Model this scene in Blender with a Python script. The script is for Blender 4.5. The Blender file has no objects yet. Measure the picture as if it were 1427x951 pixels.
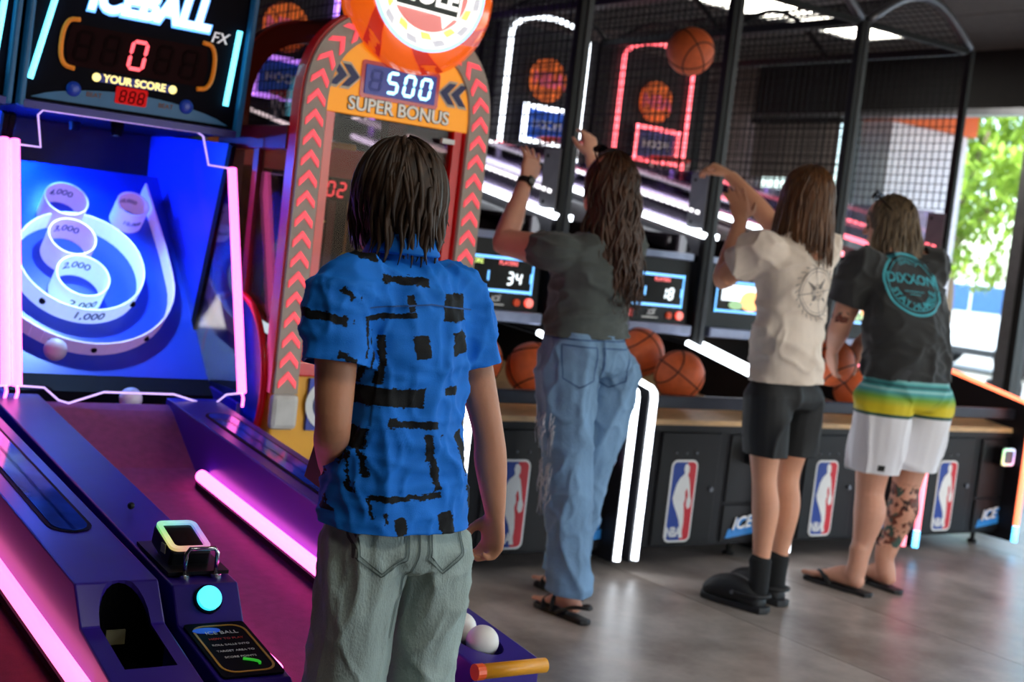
import bpy, bmesh, math, random
import numpy as np
from math import sin, cos, pi, radians, atan, sqrt
from mathutils import Vector as V, Matrix, noise
from mathutils.bvhtree import BVHTree

random.seed(7)
SC = bpy.context.scene
COL = SC.collection

# ------------------------------------------------------------------ camera
def make_camera():
    yaw, pitch, roll = radians(54.8), radians(4.1), atan(.115)
    h = V((cos(yaw), sin(yaw), 0)); r0 = V((sin(yaw), -cos(yaw), 0)); z = V((0, 0, 1))
    F = cos(pitch)*h - sin(pitch)*z
    u0 = sin(pitch)*h + cos(pitch)*z
    R = cos(roll)*r0 + sin(roll)*u0
    U = -sin(roll)*r0 + cos(roll)*u0
    cd = bpy.data.cameras.new('camera')
    cd.sensor_width = 36.0
    cd.lens = 1900.0/1427*36
    cd.clip_start = .05
    cd.dof.use_dof = True
    cd.dof.focus_distance = 2.75
    cd.dof.aperture_fstop = 4.0
    co = bpy.data.objects.new('camera', cd)
    COL.objects.link(co)
    m = Matrix((R, U, -F)).transposed().to_4x4()
    m.translation = V((0, 0, 1.3))
    co.matrix_world = m
    SC.camera = co
make_camera()

# ------------------------------------------------------------------ world, sun, exposure
world = bpy.data.worlds.new('world'); SC.world = world
world.use_nodes = True
wn = world.node_tree.nodes; wl = world.node_tree.links
sky = wn.new('ShaderNodeTexSky')
sky.sky_type = 'NISHITA'; sky.sun_disc = False
sky.sun_elevation = radians(48); sky.sun_rotation = radians(200); sky.dust_density = 2.0
wn['Background'].inputs['Strength'].default_value = 1.05
wl.new(sky.outputs['Color'], wn['Background'].inputs['Color'])

sun = bpy.data.lights.new('sun', 'SUN'); sun.energy = 4.5; sun.angle = radians(1.0); sun.color = (1, .95, .86)
so = bpy.data.objects.new('sun', sun); COL.objects.link(so)
so.rotation_euler = V((.55, .25, -.8)).to_track_quat('-Z', 'Y').to_euler()

vs = SC.view_settings
vs.view_transform = 'Standard'; vs.look = 'None'; vs.gamma = 1.0
vs.use_curve_mapping = False
vs.exposure = 0.3
SC.cycles.transparent_max_bounces = 32

# ------------------------------------------------------------------ helpers: colours and materials
def lin(c):
    out = []
    for v in c[:3]:
        v /= 255.0
        out.append(v/12.92 if v <= .04045 else ((v+.055)/1.055)**2.4)
    return (*out, 1.0)
MATS = {}
def mat(name, col, rough=.5, metal=0., emit=0., var=.12, scale=14., bump=0., bscale=60., spec=.5, trans=0., coat=0., stretch=None, ecol=None, alpha=1., sheen=0.):
    if name in MATS: return MATS[name]
    m = bpy.data.materials.new(name); m.use_nodes = True
    nt = m.node_tree; n = nt.nodes; l = nt.links
    p = n['Principled BSDF']
    c = lin(col)
    p.inputs['Roughness'].default_value = rough
    p.inputs['Metallic'].default_value = metal
    p.inputs['Specular IOR Level'].default_value = spec
    p.inputs['Transmission Weight'].default_value = trans
    p.inputs['Coat Weight'].default_value = coat
    p.inputs['Alpha'].default_value = alpha
    p.inputs['Sheen Weight'].default_value = sheen
    tc = n.new('ShaderNodeTexCoord'); mp = n.new('ShaderNodeMapping')
    if stretch: mp.inputs['Scale'].default_value = stretch
    l.new(tc.outputs['Object'], mp.inputs['Vector'])
    nz = n.new('ShaderNodeTexNoise'); nz.inputs['Scale'].default_value = scale; nz.inputs['Detail'].default_value = 4
    l.new(mp.outputs['Vector'], nz.inputs['Vector'])
    rp = n.new('ShaderNodeValToRGB')
    rp.color_ramp.elements[0].position = .3; rp.color_ramp.elements[1].position = .7
    rp.color_ramp.elements[0].color = tuple(max(0, v*(1-var)) for v in c[:3])+(1,)
    rp.color_ramp.elements[1].color = tuple(min(1, v*(1+var)) for v in c[:3])+(1,)
    l.new(nz.outputs['Fac'], rp.inputs['Fac']); l.new(rp.outputs['Color'], p.inputs['Base Color'])
    if emit:
        p.inputs['Emission Strength'].default_value = emit
        p.inputs['Emission Color'].default_value = lin(ecol or col)
    if bump:
        nb = n.new('ShaderNodeTexNoise'); nb.inputs['Scale'].default_value = bscale; nb.inputs['Detail'].default_value = 3
        l.new(mp.outputs['Vector'], nb.inputs['Vector'])
        b = n.new('ShaderNodeBump'); b.inputs['Strength'].default_value = bump; b.inputs['Distance'].default_value = .01
        l.new(nb.outputs['Fac'], b.inputs['Height']); l.new(b.outputs['Normal'], p.inputs['Normal'])
    MATS[name] = m
    return m
def glow(name, col, strength):
    """a lamp surface: emission only, colour in linear light"""
    if name in MATS: return MATS[name]
    m = mat(name, (200, 200, 200), .4, var=.02)
    p = m.node_tree.nodes['Principled BSDF']
    p.inputs['Emission Color'].default_value = (*col, 1); p.inputs['Emission Strength'].default_value = strength
    return m
def clear(name, tint=(235, 240, 245), gloss=.12, rough=.03, fres=.55):
    """thin clear sheet: mostly see-through with a glossy skin, shadows stay light"""
    if name in MATS: return MATS[name]
    m = bpy.data.materials.new(name); m.use_nodes = True
    nt = m.node_tree; n = nt.nodes; l = nt.links
    n.remove(n['Principled BSDF'])
    t = n.new('ShaderNodeBsdfTransparent'); t.inputs['Color'].default_value = lin(tint)
    g = n.new('ShaderNodeBsdfGlossy'); g.inputs['Roughness'].default_value = rough
    mx = n.new('ShaderNodeMixShader')
    fr = n.new('ShaderNodeFresnel'); fr.inputs['IOR'].default_value = 1.45
    ad = n.new('ShaderNodeMath'); ad.operation = 'MULTIPLY_ADD'; ad.inputs[1].default_value = fres; ad.inputs[2].default_value = gloss*.06
    l.new(fr.outputs['Fac'], ad.inputs[0]); l.new(ad.outputs[0], mx.inputs['Fac'])
    l.new(t.outputs[0], mx.inputs[1]); l.new(g.outputs[0], mx.inputs[2])
    l.new(mx.outputs[0], n['Material Output'].inputs['Surface'])
    MATS[name] = m
    return m

# ------------------------------------------------------------------ helpers: geometry
WO = {}                       # world origin of every object made here
def _frame(t):
    t = t.normalized()
    a = V((0, 0, 1)) if abs(t.z) < .9 else V((1, 0, 0))
    u = t.cross(a).normalized(); return u, t.cross(u).normalized()
class B:
    def __init__(s): s.v = []; s.f = []
    def add(s, vs, fs, m=None):
        o = len(s.v)
        s.v += [tuple(m @ V(p)) if m else tuple(p) for p in vs]
        s.f += [tuple(i+o for i in f) for f in fs]
        return s
    def box(s, x0, x1, y0, y1, z0, z1):
        return s.add([(x, y, z) for x in (x0, x1) for y in (y0, y1) for z in (z0, z1)],
                     [(0, 1, 3, 2), (4, 6, 7, 5), (0, 4, 5, 1), (2, 3, 7, 6), (0, 2, 6, 4), (1, 5, 7, 3)])
    def obox(s, c, ax, ay, az):
        c, ax, ay, az = V(c), V(ax), V(ay), V(az)
        return s.add([c+i*ax+j*ay+k*az for i in (-1, 1) for j in (-1, 1) for k in (-1, 1)],
                     [(0, 1, 3, 2), (4, 6, 7, 5), (0, 4, 5, 1), (2, 3, 7, 6), (0, 2, 6, 4), (1, 5, 7, 3)])
    def prism(s, poly, axis, a, b):
        """poly in the plane of the other two axes (kept in x,y,z order), extruded from a to b"""
        n = len(poly); i = 'xyz'.index(axis)
        def p(q, w):
            r = list(q); r.insert(i, w); return tuple(r)
        return s.add([p(q, a) for q in poly]+[p(q, b) for q in poly],
                     [tuple(range(n)), tuple(range(2*n-1, n-1, -1))]+[(k, (k+1) % n, n+(k+1) % n, n+k) for k in range(n)])
    def slab(s, poly, o, ax, ay, az, th):
        """poly (u,v) on plane o+u*ax+v*ay, thickness th along az"""
        o, ax, ay, az = V(o), V(ax), V(ay), V(az); n = len(poly)
        return s.add([o+ax*u+ay*w for u, w in poly]+[o+ax*u+ay*w+az*th for u, w in poly],
                     [tuple(range(n)), tuple(range(2*n-1, n-1, -1))]+[(k, (k+1) % n, n+(k+1) % n, n+k) for k in range(n)])
    def tube(s, path, r, n=10, closed=False, caps=True):
        path = [V(p) for p in path]; m = len(path)
        rs = r if isinstance(r, (list, tuple)) else [r]*m
        vs = []; u = None
        for i, p in enumerate(path):
            if closed: t = path[(i+1) % m]-path[i-1]
            else: t = path[min(i+1, m-1)]-path[max(i-1, 0)]
            if t.length < 1e-9: t = V((0, 0, 1))
            t.normalize()
            if u is None: u, w = _frame(t)
            u = (u-t*u.dot(t))
            u = u.normalized() if u.length > 1e-6 else _frame(t)[0]
            w = t.cross(u)
            vs += [p+(u*cos(2*pi*k/n)+w*sin(2*pi*k/n))*rs[i] for k in range(n)]
        fs = []
        for i in range(m if closed else m-1):
            j = (i+1) % m
            fs += [(i*n+k, i*n+(k+1) % n, j*n+(k+1) % n, j*n+k) for k in range(n)]
        if caps and not closed:
            fs += [tuple(range(n-1, -1, -1)), tuple((m-1)*n+k for k in range(n))]
        return s.add(vs, fs)
    def cyl(s, p0, p1, r, n=20, r2=None):
        return s.tube([p0, p1], [r, r if r2 is None else r2], n)
    def ring(s, c, ax, r0, r1, h, n=40, a0=0., a1=2*pi, ux=None):
        """hollow cylinder wall: centre of its base c, axis ax, inner r0, outer r1, height h"""
        c, ax = V(c), V(ax).normalized()
        if ux is None: u, w = _frame(ax)
        else: u = V(ux); w = ax.cross(u)
        full = abs(a1-a0-2*pi) < 1e-6; m = n if full else n+1
        vs = []
        for k in range(m):
            a = a0+(a1-a0)*k/n; d = u*cos(a)+w*sin(a)
            vs += [c+d*r0, c+d*r1, c+d*r1+ax*h, c+d*r0+ax*h]
        fs = []
        for k in range(n):
            j = (k+1) % m
            for q in range(4):
                fs.append((k*4+q, k*4+(q+1) % 4, j*4+(q+1) % 4, j*4+q))
        if not full: fs += [(0, 1, 2, 3), (4*(m-1)+3, 4*(m-1)+2, 4*(m-1)+1, 4*(m-1))]
        return s.add(vs, fs)
    def sphere(s, c, r, seg=24, rings=14, sc=(1, 1, 1), m=None):
        vs = []; fs = []
        for i in range(rings+1):
            th = pi*i/rings
            for k in range(seg):
                a = 2*pi*k/seg
                p = V((r*sc[0]*sin(th)*cos(a), r*sc[1]*sin(th)*sin(a), r*sc[2]*cos(th)))
                if m: p = m @ p
                vs.append(V(c)+p)
        for i in range(rings):
            for k in range(seg):
                fs.append((i*seg+k, (i+1)*seg+k, (i+1)*seg+(k+1) % seg, i*seg+(k+1) % seg))
        return s.add(vs, fs)
    def lathe(s, prof, c, ax, n=32):
        """prof: (radius, along) pairs"""
        c, ax = V(c), V(ax).normalized(); u, w = _frame(ax); m = len(prof)
        vs = [c+ax*h+(u*cos(2*pi*k/n)+w*sin(2*pi*k/n))*r for r, h in prof for k in range(n)]
        fs = [(i*n+k, i*n+(k+1) % n, (i+1)*n+(k+1) % n, (i+1)*n+k) for i in range(m-1) for k in range(n)]
        return s.add(vs, fs)
    def text(s, body, size, o, right=(1, 0, 0), up=(0, 0, 1), depth=.002, bold=0., shear=0., sx=1.):
        vs, fs = text_geo(body, bold, shear)
        r, u = V(right).normalized(), V(up).normalized(); nrm = r.cross(u)
        return s.add([V(o)+r*p[0]*size*sx+u*p[1]*size+nrm*(depth*(1 if p[2] > 0 else 0)) for p in vs], fs)
    def build(s, name, m, parent=None, smooth=False, bevel=0., fix=True, label=None, kind=None, origin=None):
        vv = np.array(s.v)
        c = V(origin) if origin is not None else V((vv.min(0)+vv.max(0))/2)
        me = bpy.data.meshes.new(name)
        me.from_pydata([tuple(q) for q in (vv-np.array(c))], [], s.f)
        if fix or smooth:
            bm = bmesh.new(); bm.from_mesh(me)
            bmesh.ops.remove_doubles(bm, verts=bm.verts, dist=1e-6)
            bmesh.ops.recalc_face_normals(bm, faces=bm.faces)
            bm.to_mesh(me); bm.free()
        if smooth: me.shade_smooth()
        return link(name, me, m, parent, c, bevel, label, kind)
def link(name, me, m, parent, c, bevel=0., label=None, kind=None):
    o = bpy.data.objects.new(name, me); COL.objects.link(o)
    if m is not None: me.materials.append(m)
    WO[o.name] = V(c)
    o.location = V(c)-(WO[parent.name] if parent else V((0, 0, 0)))
    if parent: o.parent = parent
    if bevel:
        b = o.modifiers.new('bevel', 'BEVEL'); b.width = bevel; b.segments = 2; b.limit_method = 'ANGLE'
    if label: o['label'] = label
    if kind: o['kind'] = kind
    return o
_TXT = {}
def text_geo(body, bold=0., shear=0.):
    k = (body, bold, shear)
    if k not in _TXT:
        cu = bpy.data.curves.new('t', 'FONT'); cu.body = body; cu.align_x = 'CENTER'; cu.align_y = 'CENTER'
        cu.size = 1; cu.extrude = .02; cu.offset = bold; cu.shear = shear; cu.resolution_u = 4
        ob = bpy.data.objects.new('t', cu); COL.objects.link(ob)
        dg = bpy.context.evaluated_depsgraph_get()
        me = bpy.data.meshes.new_from_object(ob.evaluated_get(dg))
        _TXT[k] = ([tuple(q.co) for q in me.vertices], [tuple(p.vertices) for p in me.polygons])
        bpy.data.objects.remove(ob); bpy.data.curves.remove(cu); bpy.data.meshes.remove(me)
    return _TXT[k]
def thing(name, label, cat, loc, group=None):
    o = bpy.data.objects.new(name, None); COL.objects.link(o)
    o.empty_display_size = .1; o.location = loc; WO[o.name] = V(loc)
    return tag(o, label, cat, group)
def tag(o, label, cat, group=None):
    o['label'] = label; o['category'] = cat
    if group: o['group'] = group
    return o
def struct(o): o['kind'] = 'structure'; return o
def rrect(w, h, r, n=5, cx=0., cy=0.):
    out = []
    for sx, sy, a in ((1, 1, 0), (-1, 1, 90), (-1, -1, 180), (1, -1, 270)):
        for k in range(n+1):
            t = radians(a+90*k/n)
            out.append((cx+sx*(w/2-r)+r*cos(t), cy+sy*(h/2-r)+r*sin(t)))
    return out
def circ(r, n=28, cx=0., cy=0., ry=None): return [(cx+r*cos(2*pi*k/n), cy+(ry or r)*sin(2*pi*k/n)) for k in range(n)]
def catmull(pts, sub):
    pts = [np.array(p, float) for p in pts]; out = []
    for i in range(len(pts)-1):
        p0 = pts[i-1] if i else 2*pts[0]-pts[1]; p1, p2 = pts[i], pts[i+1]
        p3 = pts[i+2] if i+2 < len(pts) else 2*pts[-1]-pts[-2]
        for k in range(sub):
            t = k/sub
            out.append(.5*((2*p1)+(-p0+p2)*t+(2*p0-5*p1+4*p2-p3)*t*t+(-p0+3*p1-3*p2+p3)*t**3))
    out.append(pts[-1]); return out
SEG = {'0': 'abcdef', '1': 'bc', '2': 'abged', '3': 'abgcd', '4': 'fgbc', '5': 'afgcd', '6': 'afgedc', '7': 'abc', '8': 'abcdefg', '9': 'abcdfg'}
def seven(b, ch, o, r, u, w, h, th, depth=.002, shear=.12, only=None):
    """seven-segment digit: o lower-left corner, r/u unit vectors, w x h in size"""
    o, r, u = V(o), V(r), V(u); nrm = r.cross(u)
    def seg(x0, y0, x1, y1):
        q = []
        hor = abs(y1-y0) < 1e-9; g = th*.12; t = th/2
        if hor: q = [(x0+g, y0), (x0+t+g, y0+t), (x1-t-g, y0+t), (x1-g, y0), (x1-t-g, y0-t), (x0+t+g, y0-t)]
        else: q = [(x0, y0+g), (x0+t, y0+t+g), (x0+t, y1-t-g), (x0, y1-g), (x0-t, y1-t-g), (x0-t, y0+t+g)]
        b.slab([(a+shear*c, c) for a, c in q], o, r, u, nrm, depth)
    P = dict(a=(0, h, w, h), b=(w, h/2, w, h), c=(w, 0, w, h/2), d=(0, 0, w, 0), e=(0, 0, 0, h/2), f=(0, h/2, 0, h), g=(0, h/2, w, h/2))
    for k in (only or SEG[ch]): seg(*P[k])
# ------------------------------------------------------------------ the room
RX0, RX1, RY0, RY1, RZ = -2.6, 9.0, -4.0, 9.3, 3.2

def concrete():
    m = mat('polished_concrete', (176, 165, 156), .34, var=.2, scale=1.6, bump=.05, bscale=40)
    nt = m.node_tree; n = nt.nodes; l = nt.links; p = n['Principled BSDF']
    base = p.inputs['Base Color'].links[0].from_socket
    tc = n.new('ShaderNodeTexCoord'); nz = n.new('ShaderNodeTexNoise'); nz.inputs['Scale'].default_value = 2.6; nz.inputs['Detail'].default_value = 9
    nz.inputs['Roughness'].default_value = .68
    l.new(tc.outputs['Object'], nz.inputs['Vector'])
    rp = n.new('ShaderNodeValToRGB'); rp.color_ramp.elements[0].position = .36; rp.color_ramp.elements[0].color = (.36, .32, .29, 1)
    rp.color_ramp.elements[1].position = .62; rp.color_ramp.elements[1].color = (1, 1, 1, 1)
    mx = n.new('ShaderNodeMix'); mx.data_type = 'RGBA'; mx.blend_type = 'MULTIPLY'; mx.inputs[0].default_value = .85
    l.new(nz.outputs['Fac'], rp.inputs['Fac']); l.new(base, mx.inputs[6]); l.new(rp.outputs['Color'], mx.inputs[7]); l.new(mx.outputs[2], p.inputs['Base Color'])
    r2 = n.new('ShaderNodeMapRange'); r2.inputs[3].default_value = .22; r2.inputs[4].default_value = .5
    l.new(nz.outputs['Fac'], r2.inputs[0]); l.new(r2.outputs[0], p.inputs['Roughness'])
    return m
M_CONC = concrete()
M_JOINT = mat('joint_dirt', (52, 49, 47), .9)
M_BLACKWALL = mat('black_wall_paint', (24, 23, 25), .8)
M_CEIL = mat('dark_ceiling_tile', (92, 84, 80), .9, bump=.3, bscale=90)
M_GREYWALL = mat('brown_grey_wall', (112, 98, 96), .85, var=.2, scale=5)
M_FRAME = mat('dark_window_frame', (26, 26, 28), .4, .3)
M_ALU = mat('brushed_aluminium', (150, 152, 158), .35, .85, var=.1)
M_GLASS = clear('window_glass', (240, 245, 245), .1)

fl = struct(B().box(RX0-.2, RX1, RY0, RY1, -.12, -.008).build('floor', M_JOINT))
XJ = [-2.6, -1.2, .35, 1.9, 3.69, 4.39, 6.2, 7.6, 9.0]; YJ = [-4, -1.9, .2, 2.3, 5.6, 7.4, 9.3]
for i in range(len(XJ)-1):
    for j in range(len(YJ)-1):
        B().box(XJ[i]+.0018, XJ[i+1]-.0018, YJ[j]+.0018, YJ[j+1]-.0018, -.008, 0).build('slab', M_CONC, fl, fix=False)

ce = struct(B().box(RX0, RX1, RY0, RY1, RZ+.03, RZ+.15).build('ceiling', M_BLACKWALL))
B().box(RX0, 4.8, RY0, RY1, RZ, RZ+.03).build('ceiling_board', M_CEIL, ce)
LIGHTS = []
for ix in range(7):
    for iy in range(22):
        x0, y0 = 4.8+.6*ix, 9.3-.6*(iy+1)
        if y0 < RY0: continue
        skip = any(abs(x0+.3-a) < .31 and abs(y0+.3-b_) < .31 for a, b_ in LIGHTS)
        if not skip: B().box(x0+.006, x0+.594, y0+.006, y0+.594, RZ+random.uniform(0, .004), RZ+.03).build('ceiling_tile', M_CEIL, ce, fix=False)
for ix in range(8): B().box(4.8+.6*ix-.006, 4.8+.6*ix+.006, RY0, RY1, RZ+.006, RZ+.03).build('tile_rail', M_FRAME, ce, fix=False)

M_DIFF = glow('fluorescent_diffuser', (1, .95, .84), 12.0)
M_DIFF2 = M_DIFF
M_LFRAME = mat('light_frame', (190, 190, 188), .5)
def ceiling_light(x, y, label, w=1.1, d=.56):
    t = thing('ceiling_light', label, 'ceiling light', (x, y, RZ), 'fluorescent ceiling panels')
    b = B()
    for sx in (-1, 1): b.box(x+sx*w/2-.02, x+sx*w/2+.02, y-d/2, y+d/2, RZ-.03, RZ)
    for sy in (-1, 1): b.box(x-w/2, x+w/2, y+sy*d/2-.02, y+sy*d/2+.02, RZ-.03, RZ)
    b.build('light_frame', M_LFRAME, t)
    B().box(x-w/2+.02, x+w/2-.02, y-d/2+.02, y+d/2-.02, RZ-.018, RZ-.008).build('diffuser', M_DIFF, t)
ceiling_light(6.78, 7.25, 'square fluorescent ceiling panel above the basketball cages nearer the flying ball')
ceiling_light(7.78, 7.2, 'square fluorescent ceiling panel above the cages nearest the storefront', .86, .5)
ceiling_light(1.3, .6, 'added unseen ceiling panel lighting the boy in blue shirt from behind')  # this and the next two panels are unseen, added to light the people
ceiling_light(3.9, 1.2, 'added unseen ceiling panel lighting the woman at the basketball game from behind')
ceiling_light(6.4, 2.2, 'added unseen ceiling panel lighting the man in striped shorts from behind')

# walls
struct(B().box(RX0-.2, RX0, RY0, RY1, 0, RZ).build('wall_left', M_BLACKWALL))
struct(B().box(RX0-.2, RX1+.2, RY1, RY1+.2, -.1, RZ+.15).build('wall_back', M_GREYWALL))
wf = B()  # unseen wall; its wide opening is added to let daylight in
wf.box(RX0-.2, 3.2, RY0-.2, RY0, 0, RZ).box(7.6, RX1+.2, RY0-.2, RY0, 0, RZ).box(3.2, 7.6, RY0-.2, RY0, 2.75, RZ)
struct(wf.build('wall_front', M_BLACKWALL))
wr = struct(B().box(RX1, RX1+.2, RY0, RY1, 2.75, RZ+.15).build('wall_right', M_BLACKWALL))
B().box(RX1-.03, RX1+.1, RY0, RY1, 2.70, 2.75).build('header_trim', M_ALU, wr)
# storefront glazing between mullions
YM = [-3.95, -1.9, .15, 2.2, 4.25, 6.24, 8.12, 9.25]
for i, (a, b_) in enumerate(zip(YM[:-1], YM[1:])):
    w = struct(B().box(RX1+.055, RX1+.063, a+.03, b_-.03, .1, 2.7).build('window_%d' % (i+1), M_GLASS))
    B().box(RX1-.01, RX1+.12, a-.03, a+.03, 0, 2.7).build('mullion', M_FRAME, w)
    B().box(RX1, RX1+.12, a+.03, b_-.03, 0, .1).build('sill_rail', M_ALU, w)
    if i == 5: B().box(RX1-.02, RX1+.12, a+.03, a+.13, 0, 2.7).build('mullion_cover', M_ALU, w)
bl = thing('window_blind', 'raised grey slatted blind in the corner window behind the cages', 'blind', (RX1-.06, 8.7, 2.15))
B().box(RX1-.09, RX1-.03, 8.16, 9.22, 2.64, 2.69).build('head_rail', M_FRAME, bl)
M_SLAT = mat('blind_slat', (120, 112, 110), .6)
for k in range(13):
    z = 2.62-k*.037
    B().obox((RX1-.06, 8.69, z), (.006, 0, .021), (0, .52, 0), (-.0018, 0, .0005)).build('slat', M_SLAT, bl, fix=False)

# ------------------------------------------------------------------ outside
M_ASPH = mat('pale_pavement', (196, 190, 180), .9, var=.1, scale=2)
struct(B().box(RX1+.2, 70, -40, 70, -.12, -.02).build('pavement', M_ASPH))
M_STUC = mat('pale_stucco', (226, 222, 228), .85, var=.06, bump=.2)
M_ORG = mat('orange_paint', (222, 98, 30), .7)
M_PEACH = mat('peach_soffit', (236, 178, 140), .8)  # peach tone carries the orange light on the soffit
ew = struct(B().box(9.5, 10.55, 8.1, 8.5, -.02, 2.74).build('outside_wall', M_STUC))
for k in range(10):
    B().box(9.5, 10.551, 8.085, 8.1, .02+k*.272, .02+k*.272+.262).build('wall_board', M_STUC, ew, fix=False)
B().box(9.3, 10.6, 8.03, 8.6, 2.74, 3.1).build('orange_beam', M_ORG, ew)
struct(B().box(9.2, 10.9, -3, 9.3, 2.98, 3.1).build('walkway_soffit', M_PEACH))

M_LEAF = mat('yellow_green_leaf', (138, 168, 50), .6, var=.35, scale=3, trans=.0)  # lighter, yellower green than the shrub leaves
M_LEAF2 = mat('dark_leaf', (92, 128, 40), .6, var=.3, scale=3)
M_BARK = mat('grey_bark', (110, 92, 74), .9, bump=.5)
def leaf_cloud(blobs, count, size, seed):
    rnd = random.Random(seed); b = B(); tot = sum(r*r for *_, r in blobs)
    for (x, y, z, r) in blobs:
        for _ in range(int(count*r*r/tot)):
            d = V((rnd.gauss(0, 1), rnd.gauss(0, 1), rnd.gauss(0, 1))).normalized()*r*rnd.uniform(.35, 1.0)**.6
            c = V((x, y, z))+d
            u = V((rnd.gauss(0, 1), rnd.gauss(0, 1), rnd.gauss(0, 1)-.6)).normalized(); w = _frame(u)[0]
            s_ = size*rnd.uniform(.6, 1.3)
            b.add([c-u*s_, c+w*s_*.42, c+u*s_, c-w*s_*.42], [(0, 1, 2, 3)])
    return b
tr = thing('tree', 'bright green leafy tree outside the storefront on the right', 'tree', (15, 11.6, 0))
b = B(); b.tube(catmull([(15, 11.6, -.02), (15.05, 11.55, 1.0), (14.9, 11.5, 2.2), (15.1, 11.3, 3.4)], 4), [.14-.005*k for k in range(13)], 10)
for q in [(14.2, 10.6, 3.3), (15.6, 12.4, 3.4), (14.4, 12.3, 3.6), (15.8, 10.6, 3.5)]:
    b.tube(catmull([(14.95, 11.5, 1.9), ((14.95+q[0])/2, (11.5+q[1])/2, 2.7), q], 4), [.07-.006*k for k in range(9)], 8)
b.build('trunk', M_BARK, tr, smooth=True)
leaf_cloud([(14.6, 10.9, 2.7, .75), (15.2, 11.8, 3.1, 1.0), (14.2, 11.2, 1.95, .55), (15.5, 10.4, 3.2, .9), (14.1, 10.3, 2.6, .6), (14.9, 12.3, 2.7, .7), (15.0, 11.2, 4.0, 1.1), (14.35, 10.55, 1.75, .42), (14.6, 11.7, 1.7, .35)], 6500, .085, 3).build('foliage', M_LEAF, tr, fix=False, kind='stuff')
for (x, y, s_, lb) in [(24, 20, 1.5, 'rounded green shrub in sunlight beyond the parked white car'), (13.2, 13.2, 1.0, 'leafy green bush outside the corner window behind the cages'), (26, 15.5, 1.4, 'dark green shrub at the far edge of the pavement')]:
    sh = thing('shrub', lb, 'shrub', (x, y, 0))
    b = B()
    for k in range(5):
        a = k*1.256; b.tube([(x, y, -.02), (x+.2*s_*cos(a), y+.2*s_*sin(a), .6*s_)], [.03, .015], 6)
    b.build('stem', M_BARK, sh)
    leaf_cloud([(x, y, .75*s_, .8*s_), (x+.5*s_, y-.4*s_, .6*s_, .6*s_), (x-.5*s_, y+.4*s_, .7*s_, .65*s_), (x, y, 1.3*s_, .6*s_)], 1500, .09*s_, int(x*10)).build('foliage', M_LEAF2, sh, fix=False, kind='stuff')

# parked car, side-on to the storefront, nose to +Y
def make_car():
    x0, yb = 19.6, 12.6            # near flank, rear bumper
    c = thing('car', 'white sport utility car parked outside beside the tree', 'car', (x0+.9, yb+2.3, 0))
    M_W = mat('white_car_paint', (235, 236, 238), .2, coat=.6, var=.02)
    M_WG = mat('blue_tinted_car_glass', (60, 104, 160), .08, spec=.8, var=.1)
    M_TY = mat('tyre_rubber', (28, 28, 30), .8); M_RIM = mat('alloy_rim', (170, 172, 176), .3, .8); M_TRIM = mat('black_car_trim', (30, 30, 32), .5)
    prof = [(0, .35), (0, .75), (.06, 1.0), (.12, 1.06), (.42, 1.46), (.7, 1.56), (2.3, 1.56), (2.75, 1.42), (3.3, 1.05), (4.3, .93), (4.5, .75), (4.55, .4), (4.5, .3), (.1, .3)]
    B().prism([(yb+y, z) for y, z in prof], 'x', x0, x0+1.8).build('car_body', M_W, c, bevel=.05)
    for side, xx in ((0, x0-.012), (1, x0+1.8)):
        for k, q in enumerate([[(.5, 1.06), (.62, 1.38), (.95, 1.46), (.95, 1.04)], [(1.0, 1.04), (1.0, 1.47), (1.9, 1.48), (1.9, 1.03)], [(1.95, 1.03), (1.95, 1.48), (2.3, 1.48), (2.95, 1.08), (2.95, 1.02)]]):
            B().prism([(yb+y, z) for y, z in q], 'x', xx, xx+.012).build('window', M_WG, c, fix=True)
        B().box(xx, xx+.012, yb+.15, yb+4.4, .3, .42).build('sill_trim', M_TRIM, c)
        B().box(xx-.01, xx+.02, yb+1.75, yb+1.88, .92, .95).build('door_handle', M_TRIM, c)
    for y in (yb+.95, yb+3.6):
        for xx, d in ((x0+.02, -1), (x0+1.78, 1)):
            w = B().lathe([(.2, -.1), (.33, -.1), (.35, -.06), (.35, .06), (.33, .1), (.2, .1)], (xx, y, .34), (1, 0, 0), 28).build('wheel', M_TY, c, smooth=True)
            rb = B().cyl((xx+d*.06, y, .34), (xx+d*.075, y, .34), .21, 24)
            for k in range(5):
                a = k*2*pi/5; rb.obox((xx+d*.095, y+.1*cos(a), .34+.1*sin(a)), (.012, 0, 0), (0, .1*cos(a), .1*sin(a)), (0, -.022*sin(a), .022*cos(a)))
            rb.build('rim', M_RIM, w)
    B().box(x0+.1, x0+1.7, yb-.03, yb+.02, .4, .58).build('bumper', M_TRIM, c)
    for xx in (x0+.05, x0+1.5): B().box(xx, xx+.25, yb-.01, yb+.04, .82, .98).build('tail_light', mat('tail_light_red', (170, 20, 20), .2), c)
make_car()
pl = thing('planter', 'dark ribbed planter standing outside by the window mullion', 'planter', (11.7, 8.15, -.02))
M_PL = mat('dark_planter', (62, 56, 52), .7)
B().lathe([(0, 0), (.13, 0), (.17, .5), (.18, .52), (.15, .52), (.14, .46), (0, .46)], (11.7, 8.15, -.02), (0, 0, 1), 24).build('pot', M_PL, pl, smooth=False)
for k in range(16):
    a = k*pi/8; B().tube([(11.7+.135*cos(a), 8.15+.135*sin(a), .0), (11.7+.172*cos(a), 8.15+.172*sin(a), .47)], .011, 6).build('rib', M_PL, pl, fix=False)
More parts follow.
